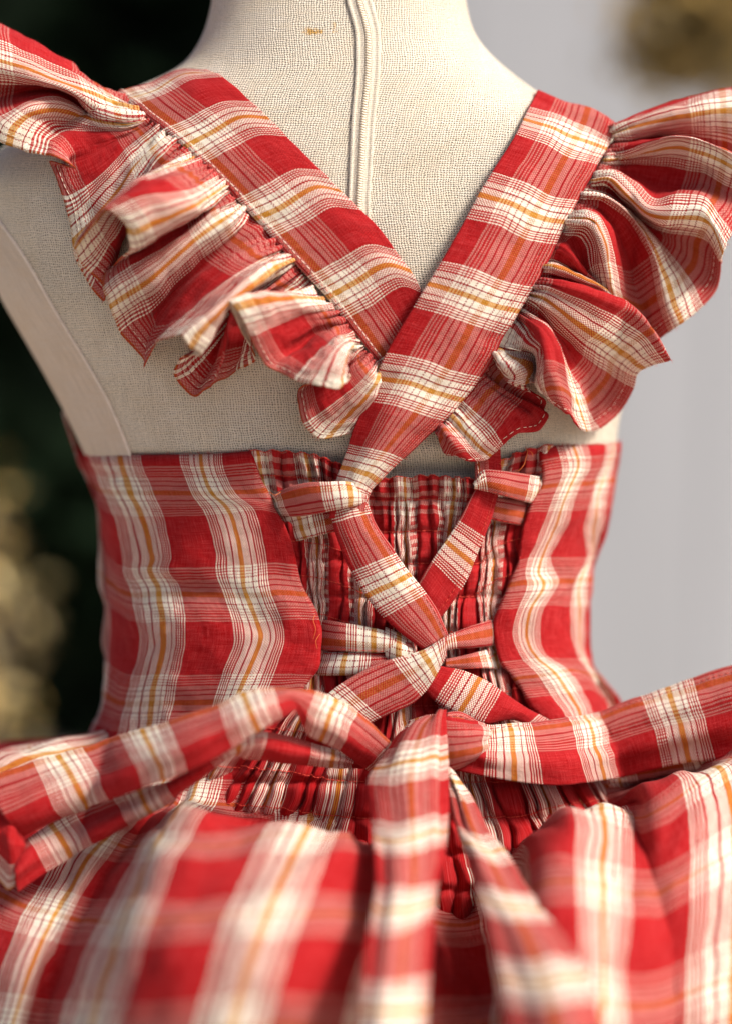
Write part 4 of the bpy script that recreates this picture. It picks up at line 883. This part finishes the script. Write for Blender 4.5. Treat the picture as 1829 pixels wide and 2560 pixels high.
# third tail behind, in the gap between the skirt folds
# knot
bowpart('bow_knot', [
 ('P', [(905, 1600), (900, 1640), (905, 1690)], [10, 14, 10]),
 ('P', [(960, 1585), (958, 1650), (962, 1720)], [18, 26, 20]),
 ('P', [(1000, 1592), (1006, 1650), (1000, 1712)], [22, 32, 24]),
 ('P', [(1040, 1596), (1052, 1640), (1040, 1698)], [22, 32, 26]),
 ('P', [(1070, 1602), (1080, 1640), (1066, 1682)], [16, 26, 20]),
 ('P', [(1084, 1612), (1088, 1640), (1078, 1672)], [8, 12, 8]),
], 0, 0, 97, anc=('P', (1030, 1650), RU, OF-.004))

# --- lint standing off the cloth edges
def fuzz(V, n, seed, edges, parent, r=.00004):
    rng = np.random.default_rng(seed); bag = Bag()
    N = np.cross(np.gradient(V, axis=0), np.gradient(V, axis=1)); N /= np.linalg.norm(N, axis=-1, keepdims=True)+1e-12
    for k in range(n):
        i = rng.integers(2, len(V)-2); e = edges[rng.integers(len(edges))]
        j = e if rng.random() < .75 else rng.integers(0, V.shape[1])
        p = V[i, j]; nn = N[i, j]*(-np.sign(((p-CAM)*N[i, j]).sum()))
        out = V[i, j]-V[i, j-3 if j else 3]; out = out/(np.linalg.norm(out)+1e-9)
        d = nn*rng.uniform(.2, 1)+out*(rng.uniform(.2, 1) if j == e else 0)+rng.normal(size=3)*.5; d /= np.linalg.norm(d)
        L = rng.uniform(.0008, .0024); c = rng.normal(size=3)*.35*L
        bag.add(*tube(np.array([p, p+d*L*.5+c*.5, p+d*L+c*.2]), np.array([1, .9, .4])*r, 3))
    o = bag.build('lint', M_RTHREAD, parent); o['kind'] = 'stuff'
fuzz(VRL, 900, 101, [0, VRL.shape[1]-1], rl); fuzz(VRR, 900, 102, [0, VRR.shape[1]-1], rr)
fuzz(VLS, 350, 103, [0, VLS.shape[1]-1], ls); fuzz(VRS, 350, 104, [0, VRS.shape[1]-1], rs)
fuzz(VL, 500, 105, [0], bodL); fuzz(VR, 500, 106, [0], bodR)

# ================================================================== BACKGROUND
ground = poly_obj('ground', [(-30, -10, -.95), (30, -10, -.95), (30, 40, -.95), (-30, 40, -.95)], [(0, 1, 2, 3)],
                  plain('pale_gravel', (.46, .40, .33), .9, .25, 25), None, False)
ground['kind'] = 'structure'
# grey wall behind on the right
M_WALL = plain('pale_grey_render', (.395, .41, .435), .85, .13, 2.2)
_t = M_WALL.node_tree; _mp = _t.nodes.new('ShaderNodeMapping'); _mp.inputs['Scale'].default_value = (1.6, 1, .12)
_no = next(x for x in _t.nodes if x.type == 'TEX_NOISE'); _t.links.new(next(x for x in _t.nodes if x.type == 'TEX_COORD').outputs['Object'], _mp.inputs[0]); _t.links.new(_mp.outputs[0], _no.inputs['Vector'])
bag = Bag()
xs = [0.02, .18, .44, .62, .90, 2.6]
for i in range(len(xs)-1):
    x0, x1, y0, y1 = xs[i], xs[i+1]-.0015, 2.4-(.002 if i % 2 else 0), 2.5
    v = [(x0, y0, -.95), (x1, y0, -.95), (x1, y0, 2.4), (x0, y0, 2.4), (x0, y1, -.95), (x1, y1, -.95), (x1, y1, 2.4), (x0, y1, 2.4)]
    bag = Bag(); bag.add(v, [(0, 1, 2, 3), (1, 5, 6, 2), (5, 4, 7, 6), (4, 0, 3, 7), (3, 2, 6, 7), (0, 4, 5, 1)])
    if i == 0: wall = tag(empty('wall'), 'plain pale grey wall, out of focus behind the right shoulder', 'wall')
    bag.build('wall_panel', M_WALL, wall, False)
def shrub(name, label, cat, center, rad, n, mats, leaf, seed, trunk=True, twigs=False, zmin=-.95):
    rng = np.random.default_rng(seed); root = tag(empty(name, (0, 0, 0)), label, cat)
    c = np.array(center); rad = np.array(rad)
    bags = [Bag() for _ in mats]
    lump = rng.normal(size=(14, 3)); lump /= np.linalg.norm(lump, axis=1)[:, None]
    for i in range(n):
        l = lump[rng.integers(14)]
        p = c+rad*(l*.62+rng.normal(size=3)*.22)
        if p[2] < zmin+.02: continue
        a = rng.normal(size=3); a /= np.linalg.norm(a); b = np.cross(a, rng.normal(size=3)); b /= np.linalg.norm(b); nn = np.cross(a, b)
        s = leaf*rng.uniform(.6, 1.4)
        q = [p-a*s, p-b*s*.38+nn*s*.08, p+a*s, p+b*s*.38+nn*s*.08, p]
        bags[rng.integers(len(mats))].add([tuple(x) for x in q], [(0, 1, 4), (1, 2, 4), (2, 3, 4), (3, 0, 4)])
    for bgx, m in zip(bags, mats):
        o = bgx.build('foliage', m, root, False); o['kind'] = 'stuff'
    if twigs:
        tb = Bag()
        for l in lump[:8]:
            P = np.array([c+np.array([rad[0]*1.6, .03, rad[2]*1.2]), c+rad*.4, c+rad*l*.5, c+rad*l*.95])
            tb.add(*tube(cr(P, 6), np.linspace(.006, .0015, 19), 5))
        tb.build('twig', plain('brown_twig', (.10, .07, .04), .9), root)
    if trunk:
        tb = Bag()
        for l in lump[:9]:
            P = np.array([(c[0], c[1], zmin), (c[0], c[1], zmin+(c[2]-zmin)*.5), c+rad*l*.3, c+rad*l*.75])
            tb.add(*tube(cr(P, 6), np.linspace(.022, .004, 19), 6))
        tb.build('trunk', plain('bark', (.06, .045, .03), .9), root)
    return root
M_DG = [plain('shaded_evergreen_leaf', (.006, .012, .006), .9, .3, 8, .02), plain('deep_shade_evergreen_leaf', (.004, .007, .004), .9, .3, 8, .02)]  # deep shade put into the leaf colour, far darker than a real leaf
M_GL = [plain('golden_leaf', (.50, .34, .10), .6, .3, 8), plain('straw_leaf', (.62, .49, .24), .6, .3, 8), plain('olive_leaf', (.20, .16, .07), .6, .3, 8), plain('dull_gold_leaf', (.36, .27, .12), .6, .3, 8)]
shrub('evergreen_shrub', 'tall evergreen shrub with shade painted into its leaves, behind the left shoulder', 'shrub', (-.80, 2.7, .25), (.85, .5, 1.25), 15000, M_DG, .12, 5)
shrub('evergreen_shrub', 'evergreen shrub with shade painted into its leaves, behind the golden bush, at the far left', 'shrub', (-1.7, 3.1, .2), (1.2, .5, 1.3), 13000, M_DG, .12, 6)
shrub('golden_bush', 'golden dry leafed bush glowing at the lower left edge', 'bush', (-.52, 1.55, -.42), (.085, .14, .21), 230, M_GL[:3], .018, 8)
shrub('golden_branch', 'golden brown leafy branch in the upper right corner in front of the grey wall', 'branch', (.47, 1.6, .385), (.19, .10, .12), 3000, [M_GL[0], M_GL[3], M_GL[2]], .018, 9, False, True)
